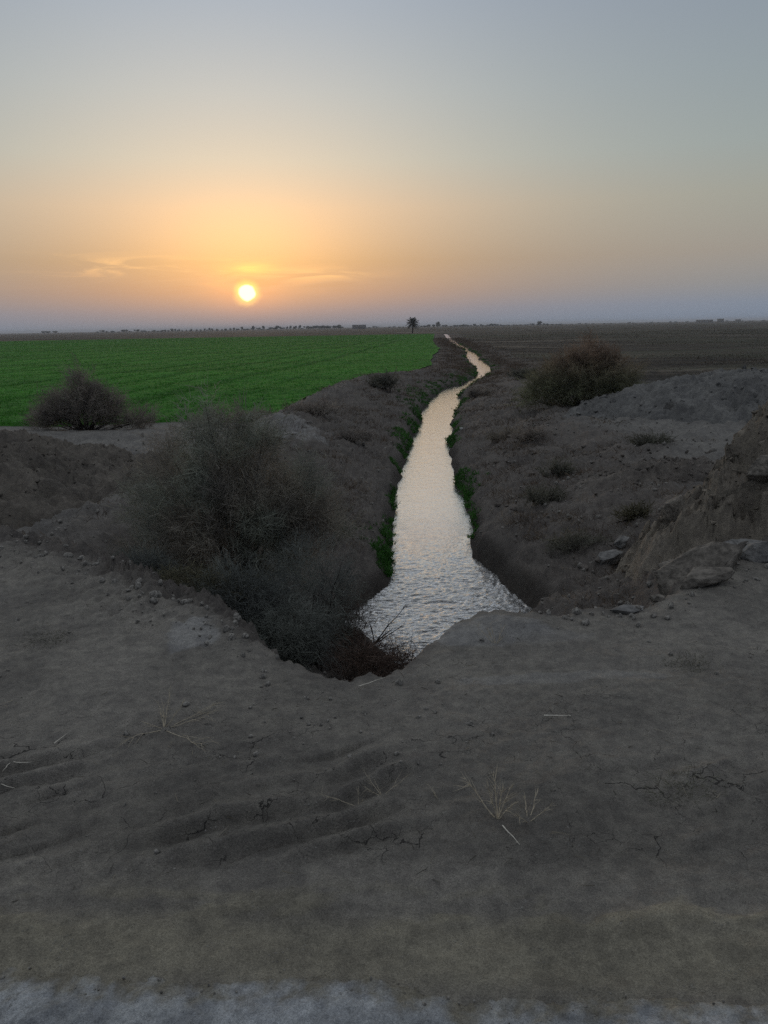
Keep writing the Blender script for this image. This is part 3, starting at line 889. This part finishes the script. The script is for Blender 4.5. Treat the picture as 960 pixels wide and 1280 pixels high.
wood = plain_material('grey_bark', (.085, .072, .062), nscale=40, var=.4)
dark_wood = plain_material('dark_bark', (.045, .036, .032), nscale=40, var=.4)
feather = leaf_material('tamarisk_feather', (.275, .275, .245), .42)
teal = leaf_material('saltbush_leaf', (.160, .170, .156), .38)
brownf = leaf_material('dry_tamarisk_feather', (.230, .205, .182), .42)
rust = leaf_material('rusty_feather', (.230, .205, .165), .42)
darkf = leaf_material('dark_shrub_leaf', (.140, .138, .112), .35)
redf = leaf_material('red_dead_brush', (.095, .066, .054), .15)

# the big tamarisk on the left bank
x0, y0 = -1.42, 6.9
zb = float(gz(x0, y0)[0])
grey_green = lambda p: np.where((fbm(p[:, 0], p[:, 2], 1.7, 2, .5, 3.0) > .05)[:, None], np.array([[.95, 1.0, .95]]), np.array([[1.0, .92, .88]]))
bush('tamarisk_bush', 'big feathery grey tamarisk filling the gully left of the canal', 'bush', (x0, y0, zb),
     [(.0, .0, .82, .85, .60, .55), (-.45, .05, 1.08, .48, .4, .48), (.35, -.05, .80, .46, .42, .42), (.03, .1, 1.42, .42, .3, .38), (-.70, -.1, .45, .36, .4, .32),
      (.72, .0, .85, .28, .3, .26), (-.16, .1, 1.86, .07, .07, .20), (-.28, .1, 1.6, .15, .12, .22), (.28, .1, 1.5, .2, .15, .2), (.62, .1, 1.12, .3, .2, .3), (-.86, .1, .9, .16, .14, .2), (.95, .1, .62, .2, .2, .16), (-.55, .1, 1.5, .1, .1, .16), (.12, 0, 1.72, .08, .08, .16), (.45, -.2, .4, .35, .35, .3)],
     feather, wood, 3300, 16, .18, .0040, grey_green, .15, .75, 18, .02)
# blue-green saltbushes at its foot
for (px, py, yy_, w, h, lab) in ((385, 735, 5.75, .42, .42, 'dark blue-green saltbush nearest the canal below the tamarisk'),
                                 (300, 748, 5.35, .34, .30, 'dark blue-green saltbush under the middle of the tamarisk'),
                                 (172, 722, 5.9, .26, .20, 'small blue-green saltbush under the left end of the tamarisk'),
                                 (350, 790, 5.1, .34, .26, 'low dark saltbush spilling down behind the broken road edge')):
    x, z = at_y(px, py, yy_)
    zb = float(gz(x, yy_)[0]); up_ = z - zb
    bush('saltbush', lab, 'bush', (x, yy_, zb), [(0, 0, up_, w, w * .8, h), (w * .5, .1, up_ * .8, w * .6, w * .6, h * .8), (-w * .5, 0, up_ * .75, w * .6, w * .6, h * .75), (0, 0, up_ * .4, w * .6, w * .6, h * .7)],
         teal, dark_wood, 800, 14, .10, .0036, None, .1, .5, 8, .012)
# olive tuft in front
x, y = at(235, 735, -.25)
zb = float(gz(x, y)[0])
olive = leaf_material('olive_tuft_leaf', (.105, .098, .065), .15)
bush('low_shrub', 'low olive dry shrub on the crumbling edge below the tamarisk', 'bush', (x, y, zb), [(0, 0, .10, .26, .2, .12), (-.25, 0, .08, .2, .15, .1), (.3, 0, .06, .22, .15, .1)], olive, wood, 420, 10, .08, .004, None, .1, .7, 6, .006)

# tamarisk in front of the field
x, y = at(108, 540, -.9)
zb = float(gz(x, y)[0])
bush('tamarisk_bush', 'brownish tamarisk standing in front of the green field', 'bush', (x, y, zb),
     [(0, 0, .6, .95, .8, .55), (0, 0, 1.1, .42, .4, .45), (-.7, 0, .45, .55, .5, .35), (.5, 0, .6, .5, .5, .45), (.02, 0, 1.5, .1, .1, .22), (1.25, 0, .28, .6, .5, .25), (-1.1, 0, .25, .4, .4, .22)],
     brownf, dark_wood, 1700, 13, .28, .009, None, .1, .8, 14, .035)
# rusty bush on the right
x, y = at(722, 518, -.75)
zb = float(gz(x, y)[0])
bush('tamarisk_bush', 'rusty brown rounded tamarisk beside the grey mound', 'bush', (x, y, zb),
     [(0, 0, .75, 1.1, .9, .75), (-.75, 0, .6, .7, .6, .55), (.8, 0, .85, .75, .7, .6), (.15, 0, 1.35, .5, .5, .35), (1.25, 0, .55, .45, .4, .35), (-.45, 0, 1.15, .3, .3, .3), (.75, 0, 1.35, .25, .25, .25), (-1.3, 0, .35, .35, .35, .3), (.25, 0, 1.75, .14, .14, .2)],
     rust, dark_wood, 2300, 13, .26, .0095, lambda p: lerp(np.array([[.85, 1.0, .8]]), np.array([[1.1, .9, .85]]), sstep(.5, 1.5, p[:, 2])[:, None]), .1, .6, 14, .035)
# small shrubs along both banks
SHRUBS = [
    (480, 492, -.75, .42, .50, darkf, 'dark green bush on the left bank at the field corner'),
    (262, 528, -.75, .40, .42, brownf, 'brown twiggy shrub behind the big tamarisk at the field edge'),
    (322, 530, -.7, .42, .25, rust, 'reddish low shrub left of the pale bank rubble'),
    (392, 530, -.6, .5, .30, brownf, 'purplish low shrub on the crest right of the pale rubble'),
    (440, 560, -.85, .32, .2, brownf, 'purplish low shrub halfway down the left bank'),
    (632, 555, -.95, .32, .22, rust, 'reddish shrub on the right bank nearest the water'),
    (660, 560, -.85, .26, .22, brownf, 'brown shrub on the right bank below the rusty bush'),
    (695, 600, -.85, .16, .20, wood and darkf, 'thin dark sprig of shrub on the right bank slope'),
    (680, 640, -.95, .20, .16, darkf, 'dark green shrub low on the right bank'),
    (722, 680, -.85, .30, .13, darkf, 'flat dark green shrub on the near right bank'),
    (815, 562, -.60, .28, .14, darkf, 'flat dark shrub on bare ground below the grey mound'),
    (790, 640, -.60, .14, .13, olive, 'pale dry tuft on the slope left of the brown heap'),
    (945, 655, -.05, .26, .14, olive, 'olive tuft at the right edge above the boulders'),
    (600, 495, -.95, .35, .30, brownf, 'brown shrub on the right bank at the canal bend'),
    (655, 480, -.85, .5, .35, darkf, 'dark shrub behind the bend, left of the rusty bush'),
]
for (px, py, zz, w, h, mt, lab) in SHRUBS:
    x, y = at(px, py, zz)
    zb = float(gz(x, y)[0])
    bush('low_shrub', lab, 'shrub', (x, y, zb), [(0, 0, h * .4, w, w * .8, h * .5), (w * .6, 0, h * .4, w * .8, w * .5, h * .4), (-w * .7, 0, h * .3, w * .7, w * .5, h * .35)],
         mt, dark_wood, 150, 9, .4 * h + .06, .003 + .0006 * y, None, .05, .8, 6, .004 + .0005 * y, group='low shrubs on the canal banks')

# dead reddish brush at the water's near edge
for (px, py, yy_, w, h, lab) in ((446, 824, 5.3, .17, .10, 'tangle of reddish dead brush under the broken road edge'), (500, 826, 5.6, .14, .07, 'small reddish dead brush at the near end of the water'),
                                 (470, 815, 5.9, .16, .08, 'low reddish dead brush between the broken road edge and the water'),
                                 (432, 775, 6.2, .16, .18, 'reddish dead brush on the left corner of the pool')):
    x, z = at_y(px, py, yy_); zb = float(gz(x, yy_)[0]); up_ = max(z - zb, .05)
    bush('dead_brush', lab, 'dead brush', (x, yy_, zb), [(0, 0, up_, w, w, h), (w, .05, up_ * .8, w * .5, w * .5, h * .6), (-w * .8, 0, up_ * .9, w * .6, w * .5, h * .7), (0, 0, up_ * .5, w * .8, w * .8, h)], redf, dark_wood, 170, 9, .13, .0035, None, .05, .6, 12, .006)


# ------------------------------------------------------------------ sticks, twigs and dry weeds
def branching(name, label, cat, base, dirs, mat, length, r0, nsub, seed, sub=.5, flat=False):
    rg = np.random.default_rng(seed)
    lines = []
    base = np.array(base, float)
    for d in dirs:
        d = np.array(d, float); L = np.linalg.norm(d) * length
        d = d / np.linalg.norm(d)
        q = np.linspace(0, 1, 9)
        wob = np.cumsum(rg.normal(0, .022, (9, 3)), 0) * L
        if flat: wob[:, 2] *= .15
        pts = base + d * (q * L)[:, None] + wob * q[:, None]
        lines.append((pts, np.linspace(r0, r0 * .25, 9)))
        for k in range(nsub):
            i = rg.integers(3, 8); sd = d + rg.normal(0, .55, 3)
            if flat: sd[2] = abs(sd[2]) * .15
            sd /= np.linalg.norm(sd); sl = L * sub * rg.uniform(.3, 1.0) * (1 - i / 11)
            w2 = np.cumsum(rg.normal(0, .03, (6, 3)), 0) * sl
            if flat: w2[:, 2] *= .15
            sp = pts[i] + sd * (np.linspace(0, 1, 6) * sl)[:, None] + w2
            lines.append((sp, np.linspace(r0 * .5, r0 * .12, 6)))
    V, Fc = tubes(lines, 5)
    V = V - base
    o = mesh_obj(name, V, Fc, mat, smooth=True); o.location = base
    return tag(o, label, cat)


pale_wood = plain_material('bleached_wood', (.62, .58, .50), nscale=60, var=.2)
straw_wood = plain_material('dry_straw', (.46, .40, .30), nscale=60, var=.25)
# dark bare branch over the pool
x, z = at_y(468, 805, 5.6)
branching('dead_branch', 'dark bare branch leaning out over the near end of the water', 'branch', (x, 5.6, z), [(.25, .05, .32), (.16, 0, .14), (.22, .1, .10), (-.02, .1, .14)], dark_wood, 1.0, .006, 5, 4)


def flat_stick(px0, py0, px1, py1, label, r, nsub, seed, mat=pale_wood, name='stick'):
    a = at(px0, py0, .0); b = at(px1, py1, .0)
    za, zb = float(gz(*a)[0]), float(gz(*b)[0])
    return branching(name, label, 'stick', (a[0], a[1], za + r * 1.2 + .006), [(b[0] - a[0], b[1] - a[1], zb - za + .004)], mat, 1.0, r, nsub, seed, flat=True)


flat_stick(680, 898, 718, 902, 'short pale straight stick lying on the right of the shoulder', .004, 0, 1)
flat_stick(-30, 948, 47, 965, 'pale forked stick lying at the left edge of the shoulder', .004, 1, 2)
flat_stick(-12, 978, 16, 988, 'short pale stick below the forked stick at the left edge', .003, 0, 3)
flat_stick(448, 853, 482, 842, 'thin straw-coloured stick at the broken road edge', .003, 1, 5)
flat_stick(68, 934, 82, 922, 'tiny curved pale twig right of the forked stick', .002, 1, 6)
flat_stick(628, 1042, 650, 1064, 'pale bare twig below the dry weed', .0025, 1, 8)


def weed(px, py, label, h, seed, mat, nst=5, r=.0022, spread=.5, nsub=8):
    x, y = at(px, py, 0.0)
    rg = np.random.default_rng(seed)
    return branching('dry_weed', label, 'dry weed', (x, y, float(gz(x, y)[0]) - .01), [(rg.normal(0, spread), rg.normal(0, spread * .8), rg.uniform(.5, 1)) for _ in range(nst)], mat, h, r, nsub, seed, sub=.85)


weed(622, 1030, 'straw-coloured dry weed with upright bare stems in the middle foreground', .16, 11, straw_wood, 6, .0024, .5, 9)
weed(660, 1030, 'sparse straw weed flattened right of the tall dry weed', .09, 12, straw_wood, 4, .0019, .9, 6)
weed(205, 912, 'reddish straw tuft flattened on the left of the shoulder', .11, 13, straw_wood, 9, .0018, 1.2, 6)
weed(448, 1010, 'thin straw sprig left of the middle of the shoulder', .08, 14, straw_wood, 3, .0012, .6, 4)
weed(478, 1000, 'second thin straw sprig beside the middle of the shoulder', .08, 15, straw_wood, 4, .0012, .6, 4)
weed(620, 805, 'dry straw weed on the lip of the road above the water', .12, 16, straw_wood, 7, .0016, .5, 7)
weed(258, 895, 'single fine straw stem curling over the left shoulder', .08, 17, straw_wood, 2, .0012, .5, 2)
weed(548, 1000, 'tiny straw sprig between the straw sprigs and the tall dry weed', .05, 18, straw_wood, 3, .0012, .6, 3)
moss = leaf_material('grey_mat_leaf', (.135, .132, .100), .2)
for (px, py, w, lab) in ((60, 800, .14, 'flat grey-green mat plant on the left of the shoulder'), (855, 988, .16, 'flat grey-green mat plant on the right foreground'), (862, 832, .12, 'flat brownish mat plant on the right of the shoulder')):
    x, y = at(px, py, 0.0)
    bush('mat_plant', lab, 'plant', (x, y, float(gz(x, y)[0]) - .01), [(0, 0, .012, w, w * .6, .02)], moss, straw_wood, 80, 7, .035, .0020, None, .05, .3, 4, .0015)

# ------------------------------------------------------------------ the palm
px_, py_ = at(515.5, 416.5, -1.25)
pz = float(gz(px_, py_)[0])
palm = empty('palm_tree', (px_, py_, pz), 'lone dark palm standing at the far end of the green field', 'palm tree')
q = np.linspace(0, 1, 22)
tv, tf = tubes([(np.stack([.12 * np.sin(q * 2), 0 * q, -.2 + q * 3.6], -1), .26 - .07 * q + .03 * np.sin(q * 90))], 9)
mesh_obj('trunk', tv, tf, dark_wood, palm, smooth=True)
palm_mat = leaf_material('palm_frond_leaf', (.030, .036, .026), .1)
top = np.array([.11, 0, 3.4])
for i in range(38):
    az = i * 2.399; el = 1.25 - 1.95 * (i / 37)
    L = rng.uniform(2.0, 2.6)
    t = np.linspace(0, 1, 12)
    droop = .55 * (1 + .5 * (el < 0))
    hx = np.cos(el) * t * L; hz = np.sin(el) * t * L - droop * t * t * .8
    c = np.stack([np.cos(az) * hx, np.sin(az) * hx, hz], -1)
    V1, F1 = tubes([(c, np.linspace(.04, .012, 12))], 4)
    sidev = np.array([-math.sin(az), math.cos(az), 0])
    P = np.repeat(c[2:], 3, 0) + rng.normal(0, .02, (30, 3)); tg = np.repeat(norm(np.gradient(c, axis=0))[2:], 3, 0)
    Vs, Fs = [V1], list(F1); off = len(V1)
    for sg in (-1, 1):
        D = tg * .7 + sidev * sg * .9 + np.array([0, 0, -.15])
        v2, f2 = blades(P, D, .62 * np.repeat(np.sin(np.linspace(.6, 2.8, 10)), 3), .10)
        Vs.append(v2); Fs += [f + off for f in f2]; off += len(v2)
    V = np.concatenate(Vs)
    fr = mesh_obj('frond', V, Fs, palm_mat, palm, colors={'tint': np.ones((len(V), 3)) * rng.uniform(.7, 1.3)})
    fr.location = top

palm.scale = (1.25, 1.25, 1.2)

# ------------------------------------------------------------------ the far horizon: trees and houses
far_leaf = leaf_material('far_tree_leaf', (.040, .050, .032), .1)


def make_tree_mesh(seed, w, h, n=260):
    rg = np.random.default_rng(seed)
    lob = [(rg.normal(0, .3) * w, rg.normal(0, .2) * w, h * rg.uniform(.45, .8), w * rg.uniform(.3, .55), w * rg.uniform(.3, .5), h * rg.uniform(.18, .3)) for _ in range(6)]
    p, dirs, L = lobes_points(n, lob)
    V1, F1 = blades(p, dirs + rng.normal(size=p.shape) * .6 + np.array([0, 0, .3]), rng.uniform(.6, 1.2, n) * h * .2, h * .11)
    cv, cf, no = [], [], 0
    for (a, b, c, ra, rb, rc) in lob:
        cv.append(IV * np.array([ra, rb, rc]) * .8 * (1 + .12 * rg.normal(size=(len(IV), 1))) + np.array([a, b, c])); cf.append(IF + no); no += len(IV)
    cv = np.concatenate(cv); V1 = np.concatenate([cv, V1]); F1 = cf + [f + len(cv) for f in F1]
    V0, F0 = tubes([(np.stack([q * 0, q * 0, q * h * .7 - .3], -1), .2 - .12 * q) for q in [np.linspace(0, 1, 4)]], 6)
    return np.concatenate([V0, V1]), F0 + [f + len(V0) for f in F1]


protos = []
for i, (w, h) in enumerate(((2.6, 4.6), (3.6, 4.0), (2.0, 5.6), (5.0, 4.4), (4.2, 3.0), (1.5, 4.4))):
    V, Fc = make_tree_mesh(100 + i, w, h)
    me = mesh_obj('far_tree', V, Fc, far_leaf, colors={'tint': np.ones((len(V), 3))})
    protos.append(me)
rt = random.Random(5)
spots = []


def add_row(px0, px1, n, dist, smin, smax, kinds, label, grp, jitter=1.0):
    for k in range(n):
        px = px0 + (px1 - px0) * (k + .5 + rt.uniform(-.45, .45) * jitter) / n
        spots.append((px, dist * rt.uniform(.94, 1.06), rt.uniform(smin, smax), rt.choice(kinds), label, grp))


add_row(118, 205, 16, 1300, .55, .9, (1, 3, 4), 'tiny bushy tree in the horizon row left of the sun', 'trees along the left horizon')
add_row(205, 300, 26, 1250, .5, .85, (0, 2, 5, 5), 'tiny upright tree in the evenly dotted horizon row below the sun', 'dotted trees below the sun')
add_row(300, 380, 20, 1250, .5, .95, (0, 1, 2, 4), 'tiny tree in the horizon row right of the sun', 'trees right of the sun')
add_row(380, 428, 15, 1200, .8, 1.15, (0, 1, 3), 'small rounded tree in the clump left of the far flat-roofed block', 'trees left of the far block')
add_row(460, 505, 8, 1300, .4, .7, (1, 4), 'tiny tree on the horizon left of the palm', 'trees left of the palm')
add_row(525, 620, 26, 1250, .45, .85, (0, 1, 3, 4), 'tiny tree on the hazy horizon above the canal', 'trees above the canal')
add_row(620, 662, 10, 1300, .4, .6, (3, 4), 'tiny low tree on the horizon left of the tall far tree', 'trees left of the tall far tree')
add_row(662, 700, 10, 1200, .5, .8, (1, 4), 'tiny bushy tree around the foot of the tall far tree', 'trees around the tall far tree')
add_row(700, 860, 16, 1500, .35, .6, (3, 4), 'tiny low tree on the faint right horizon', 'trees along the right horizon')
add_row(905, 960, 8, 1500, .4, .7, (3, 4), 'tiny low tree on the horizon right of the far houses', 'trees right of the far houses')
add_row(50, 72, 3, 1250, .7, .95, (1, 3), 'small tree in the isolated far left clump on the horizon', 'isolated far left trees')
spots += [(674.5, 1180, 1.1, 0, 'tallest tree on the hazy horizon right of the canal', None), (547, 1100, 1.0, 2, 'slim tree on the horizon just right of the palm', None),
          (346, 1180, 1.1, 0, 'tallest tree in the horizon row right of the sun', None)]
used = set()
for (px, dist, sc, kd, lab, grp) in spots:
    x, _ = at_y(px, 408, dist)
    o = protos[kd]
    if kd in used:
        o = o.copy(); COL.objects.link(o)
    used.add(kd)
    o.location = (x, dist, float(gz(x, dist)[0])); o.rotation_euler = (0, 0, rt.uniform(0, 6.28)); o.scale = (sc * 1.5, sc * 1.5, sc * 1.3)
    o['label'] = lab; o['category'] = 'tree'
    if grp: o['group'] = grp
    elif 'group' in o: del o['group']

house_mat = plain_material('mud_plaster', (.16, .15, .14), nscale=.6, var=.15, bump=0)
roof_mat = plain_material('flat_roof', (.12, .115, .11), nscale=.6, var=.15, bump=0)
pane_mat = plain_material('dark_opening', (.03, .03, .035), rough=.3, var=.1, bump=0)


def box(c, s):
    c = np.array(c); s = np.array(s) / 2
    V = np.array([[i, j, k] for i in (-1, 1) for j in (-1, 1) for k in (-1, 1)]) * s + c
    return V, np.array([[0, 1, 3, 2], [4, 6, 7, 5], [0, 4, 5, 1], [2, 3, 7, 6], [0, 2, 6, 4], [1, 5, 7, 3]])


def house(px, dist, w, h, dp, label, grp=None):
    x, _ = at_y(px, 408, dist)
    root = empty('house', (x, dist, float(gz(x, dist)[0]) - .2), label, 'house', grp)
    V, Fc = box((0, 0, h / 2), (w, dp, h)); mesh_obj('wall', V, [Fc], house_mat, root)
    V, Fc = box((0, 0, h + .18), (w + .6, dp + .6, .35)); mesh_obj('roof', V, [Fc], roof_mat, root)
    nwin = max(2, int(w // 6))
    for k in range(nwin):
        xx = -w / 2 + w * (k + .5) / nwin
        V, Fc = box((xx, -dp / 2 - .03, h * .55), (1.2, .08, 1.3))
        mesh_obj('window', V, [Fc], pane_mat, root)
    V, Fc = box((w * .06, -dp / 2 - .03, 1.1), (1.1, .08, 2.1)); mesh_obj('door', V, [Fc], pane_mat, root)


house(449, 1150, 20, 5.6, 9, 'low flat-roofed block on the horizon between the trees and the palm')
house(880, 1450, 28, 4.6, 9, 'longest faint flat-roofed house on the right horizon')
house(900, 1450, 9, 6.0, 8, 'narrow taller faint house right of the longest far house')
house(922, 1500, 7, 4.4, 8, 'smallest faint house farthest right on the horizon')

# pale flooded strip beyond the palm
x0, y0 = at(527, 415.2, -1.22)
n = 60; t = np.linspace(-1, 1, n)
wd = 3.2 * np.sqrt(np.clip(1 - t * t, 0, 1)) * (1 + .4 * fbm(t, t * 0, 4, 3))
V = np.concatenate([np.stack([x0 + t * 13, y0 - wd + 0 * t, 0 * t], -1), np.stack([x0 + t * 13, y0 + wd, 0 * t], -1)])
V[:, 2] = np.max(gz(V[:, 0], V[:, 1])) + .03
i = np.arange(n - 1)
o = mesh_obj('water', V, [np.stack([i, i + 1, n + i + 1, n + i], -1)], water_mat)
tag(o, 'thin pale sheet of standing water beyond the lone palm', 'water', kind='structure')

# ------------------------------------------------------------------ hazy air
V, Fc = box((0, 3170, 3.6), (8700, 6900, 14.8))
m, nt, N, Lk = new_mat('dusty_air')
out = nd(nt, 'ShaderNodeOutputMaterial')
vol = nd(nt, 'ShaderNodeVolumePrincipled', i_Density=.00027, i_Anisotropy=.2)
vol.inputs['Color'].default_value = (.86, .90, .97, 1)
Lk.new(vol.outputs[0], out.inputs['Volume'])
o = mesh_obj('haze', V, [Fc], m)
tag(o, 'thin dusty haze over the plain fading the far horizon', 'haze', kind='stuff')

# ------------------------------------------------------------------ sky and sun
W = bpy.data.worlds.new('World'); S.world = W; W.use_nodes = True
nt = W.node_tree; nt.nodes.clear(); Lk = nt.links
out = nd(nt, 'ShaderNodeOutputWorld')
dirv = nd(nt, 'ShaderNodeTexCoord').outputs['Generated']
sx = nd(nt, 'ShaderNodeSeparateXYZ'); Lk.new(dirv, sx.inputs[0])
el = mathn(nt, 'MULTIPLY', mathn(nt, 'ARCSINE', sx.outputs[2]), 180 / math.pi)
az = mathn(nt, 'MULTIPLY', mathn(nt, 'ARCTAN2', sx.outputs[0], sx.outputs[1]), 180 / math.pi)   # 0 = +Y, positive to the right
daz = mathn(nt, 'SUBTRACT', az, math.degrees(SUN_AZ))


def s2l(c):
    return tuple(((v / 255 + .055) / 1.055) ** 2.4 if v / 255 > .04045 else v / 255 / 12.92 for v in c)


def ramp(stops):
    r = nt.nodes.new('ShaderNodeValToRGB'); r.color_ramp.interpolation = 'B_SPLINE' if False else 'EASE'
    cr = r.color_ramp
    while len(cr.elements) < len(stops): cr.elements.new(.5)
    for e, (p, c) in zip(cr.elements, stops):
        e.position = math.sqrt(max(p, 0) / 90); e.color = (*s2l(c), 1)
    cr.interpolation = 'LINEAR'
    f = mathn(nt, 'SQRT', mathn(nt, 'DIVIDE', mathn(nt, 'MAXIMUM', el, 0.0), 90.0))
    Lk.new(f, r.inputs[0])
    return r.outputs[0]


sun_r = ramp([(0, (130, 144, 160)), (1.2, (139, 140, 147)), (2.5, (150, 137, 131)), (4.5, (158, 144, 125)), (8, (194, 180, 162)), (11, (184, 191, 184)), (15, (174, 188, 192)), (20, (160, 177, 192)), (35, (184, 191, 200)), (90, (194, 198, 203))])
away_r = ramp([(0, (126, 142, 164)), (1.2, (132, 144, 160)), (2.5, (142, 147, 151)), (4.5, (152, 150, 146)), (8, (153, 158, 152)), (11, (148, 160, 161)), (15, (142, 155, 162)), (20, (136, 148, 162)), (35, (172, 180, 190)), (90, (194, 198, 203))])
back_r = ramp([(0, (62, 70, 86)), (8, (80, 88, 104)), (20, (108, 116, 132)), (45, (152, 158, 167)), (90, (194, 198, 203))])
adz = mathn(nt, 'ABSOLUTE', daz)
adz = mathn(nt, 'MINIMUM', adz, mathn(nt, 'SUBTRACT', 360.0, adz))
fac = mathn(nt, 'POWER', 2.718, mathn(nt, 'MULTIPLY', mathn(nt, 'POWER', mathn(nt, 'DIVIDE', adz, 21.0), 2.0), -1.0))
sky = mixc(nt, maprange(nt, adz, 55, 150), away_r, back_r)
sky = mixc(nt, fac, sky, sun_r)
# the glow and thin cloud round the sun
del_ = mathn(nt, 'SUBTRACT', el, math.degrees(SUN_EL))


def blob(ca, ce, wa, we, k=1.0):
    a = mathn(nt, 'POWER', mathn(nt, 'DIVIDE', mathn(nt, 'SUBTRACT', daz, ca), wa), 2.0)
    e = mathn(nt, 'POWER', mathn(nt, 'DIVIDE', mathn(nt, 'SUBTRACT', del_, ce), we), 2.0)
    return mathn(nt, 'MULTIPLY', mathn(nt, 'POWER', 2.718, mathn(nt, 'MULTIPLY', mathn(nt, 'ADD', a, e), -1.0)), k)


def addc(c, col, f):
    return mixc(nt, f, c, mixc(nt, 1.0, c, col, 'ADD'))


cv = nd(nt, 'ShaderNodeCombineXYZ')
Lk.new(mathn(nt, 'MULTIPLY', az, .16), cv.inputs[0]); Lk.new(mathn(nt, 'MULTIPLY', el, 1.25), cv.inputs[1])
wisp = noise(nt, cv.outputs[0], 1.0, 6, .6, .8)
wm = maprange(nt, wisp, .5, .72)
sky = addc(sky, (.27, .135, .03), blob(0, 2.8, 6.5, 3.2))
sky = addc(sky, (.26, .07, .0), blob(0, .2, 2.6, 1.4))
sky = addc(sky, (.16, .05, .0), mathn(nt, 'MULTIPLY', wm, blob(-2, 1.2, 10, 1.1)))
sky = addc(sky, (.22, .26, .0), mathn(nt, 'MULTIPLY', maprange(nt, wisp, .25, .6, .35, 1.0), blob(.25, 1.55, 1.7, .38)))
sky = addc(sky, (.30, .16, .04), mathn(nt, 'MULTIPLY', maprange(nt, wisp, .46, .64), blob(-8.0, 1.75, 6.0, .55)))
sky = addc(sky, (.30, .16, .03), mathn(nt, 'MULTIPLY', maprange(nt, wisp, .4, .6), blob(5.0, 1.15, 3.0, .35)))
sky = mixc(nt, mathn(nt, 'MULTIPLY', maprange(nt, wisp, .52, .40), blob(0, .7, 8, .7, .35)), sky, mixc(nt, 1.0, sky, (.88, .72, .62), 'MULTIPLY'))
# the sun itself
dt = nd(nt, 'ShaderNodeVectorMath', operation='DOT_PRODUCT'); Lk.new(dirv, dt.inputs[0])
sdir = Vector((math.sin(SUN_AZ) * math.cos(SUN_EL), math.cos(SUN_AZ) * math.cos(SUN_EL), math.sin(SUN_EL)))
dt.inputs[1].default_value = sdir
ang = mathn(nt, 'MULTIPLY', mathn(nt, 'ARCCOSINE', mathn(nt, 'MINIMUM', dt.outputs['Value'], 1.0)), 180 / math.pi)
angw = mathn(nt, 'ADD', ang, mathn(nt, 'MULTIPLY', mathn(nt, 'SUBTRACT', noise(nt, dirv, 45, 3), .5), .6))
sky = addc(sky, (.60, .40, .04), maprange(nt, angw, 1.15, .45))
sky = addc(sky, (1.7, 1.4, .75), maprange(nt, angw, .60, .42))
nish = nd(nt, 'ShaderNodeTexSky', sky_type='NISHITA')
nish.sun_disc = False; nish.sun_elevation = SUN_EL; nish.sun_rotation = SUN_AZ % (2 * math.pi); nish.dust_density = 4.0; nish.air_density = 1.0
bg1 = nd(nt, 'ShaderNodeBackground', i_Strength=.92); Lk.new(sky, bg1.inputs[0])
bg2 = nd(nt, 'ShaderNodeBackground', i_Strength=.02); Lk.new(nish.outputs[0], bg2.inputs[0])
ad = nd(nt, 'ShaderNodeAddShader'); Lk.new(bg1.outputs[0], ad.inputs[0]); Lk.new(bg2.outputs[0], ad.inputs[1])
Lk.new(ad.outputs[0], out.inputs[0])

ld = bpy.data.lights.new('sun', 'SUN'); ld.energy = .2; ld.angle = R(1.2); ld.color = (1.0, .62, .32)
lo = bpy.data.objects.new('sun', ld); COL.objects.link(lo)
lo.rotation_euler = (-sdir).to_track_quat('-Z', 'Y').to_euler()
lo.location = sdir * 50

# ------------------------------------------------------------------ camera
cam = bpy.data.cameras.new('camera'); co = bpy.data.objects.new('camera', cam); COL.objects.link(co)
cam.sensor_fit = 'HORIZONTAL'; cam.sensor_width = 36; cam.lens = 36 * F / 960
cam.clip_start = .05; cam.clip_end = 20000
M = Matrix.Identity(4)
for i in range(3):
    M[i][0] = CR[i]; M[i][1] = CU[i]; M[i][2] = -CF[i]
M[2][3] = EYE
co.matrix_world = M
S.camera = co

S.render.engine = 'CYCLES'
S.cycles.use_denoising = False
S.cycles.max_bounces = 6; S.cycles.diffuse_bounces = 3; S.cycles.transmission_bounces = 3; S.cycles.volume_bounces = 0
S.cycles.use_adaptive_sampling = True
S.view_settings.view_transform = 'Standard'; S.view_settings.look = 'None'
S.view_settings.exposure = 0.0; S.view_settings.gamma = 1.0
S.view_settings.use_curve_mapping = False
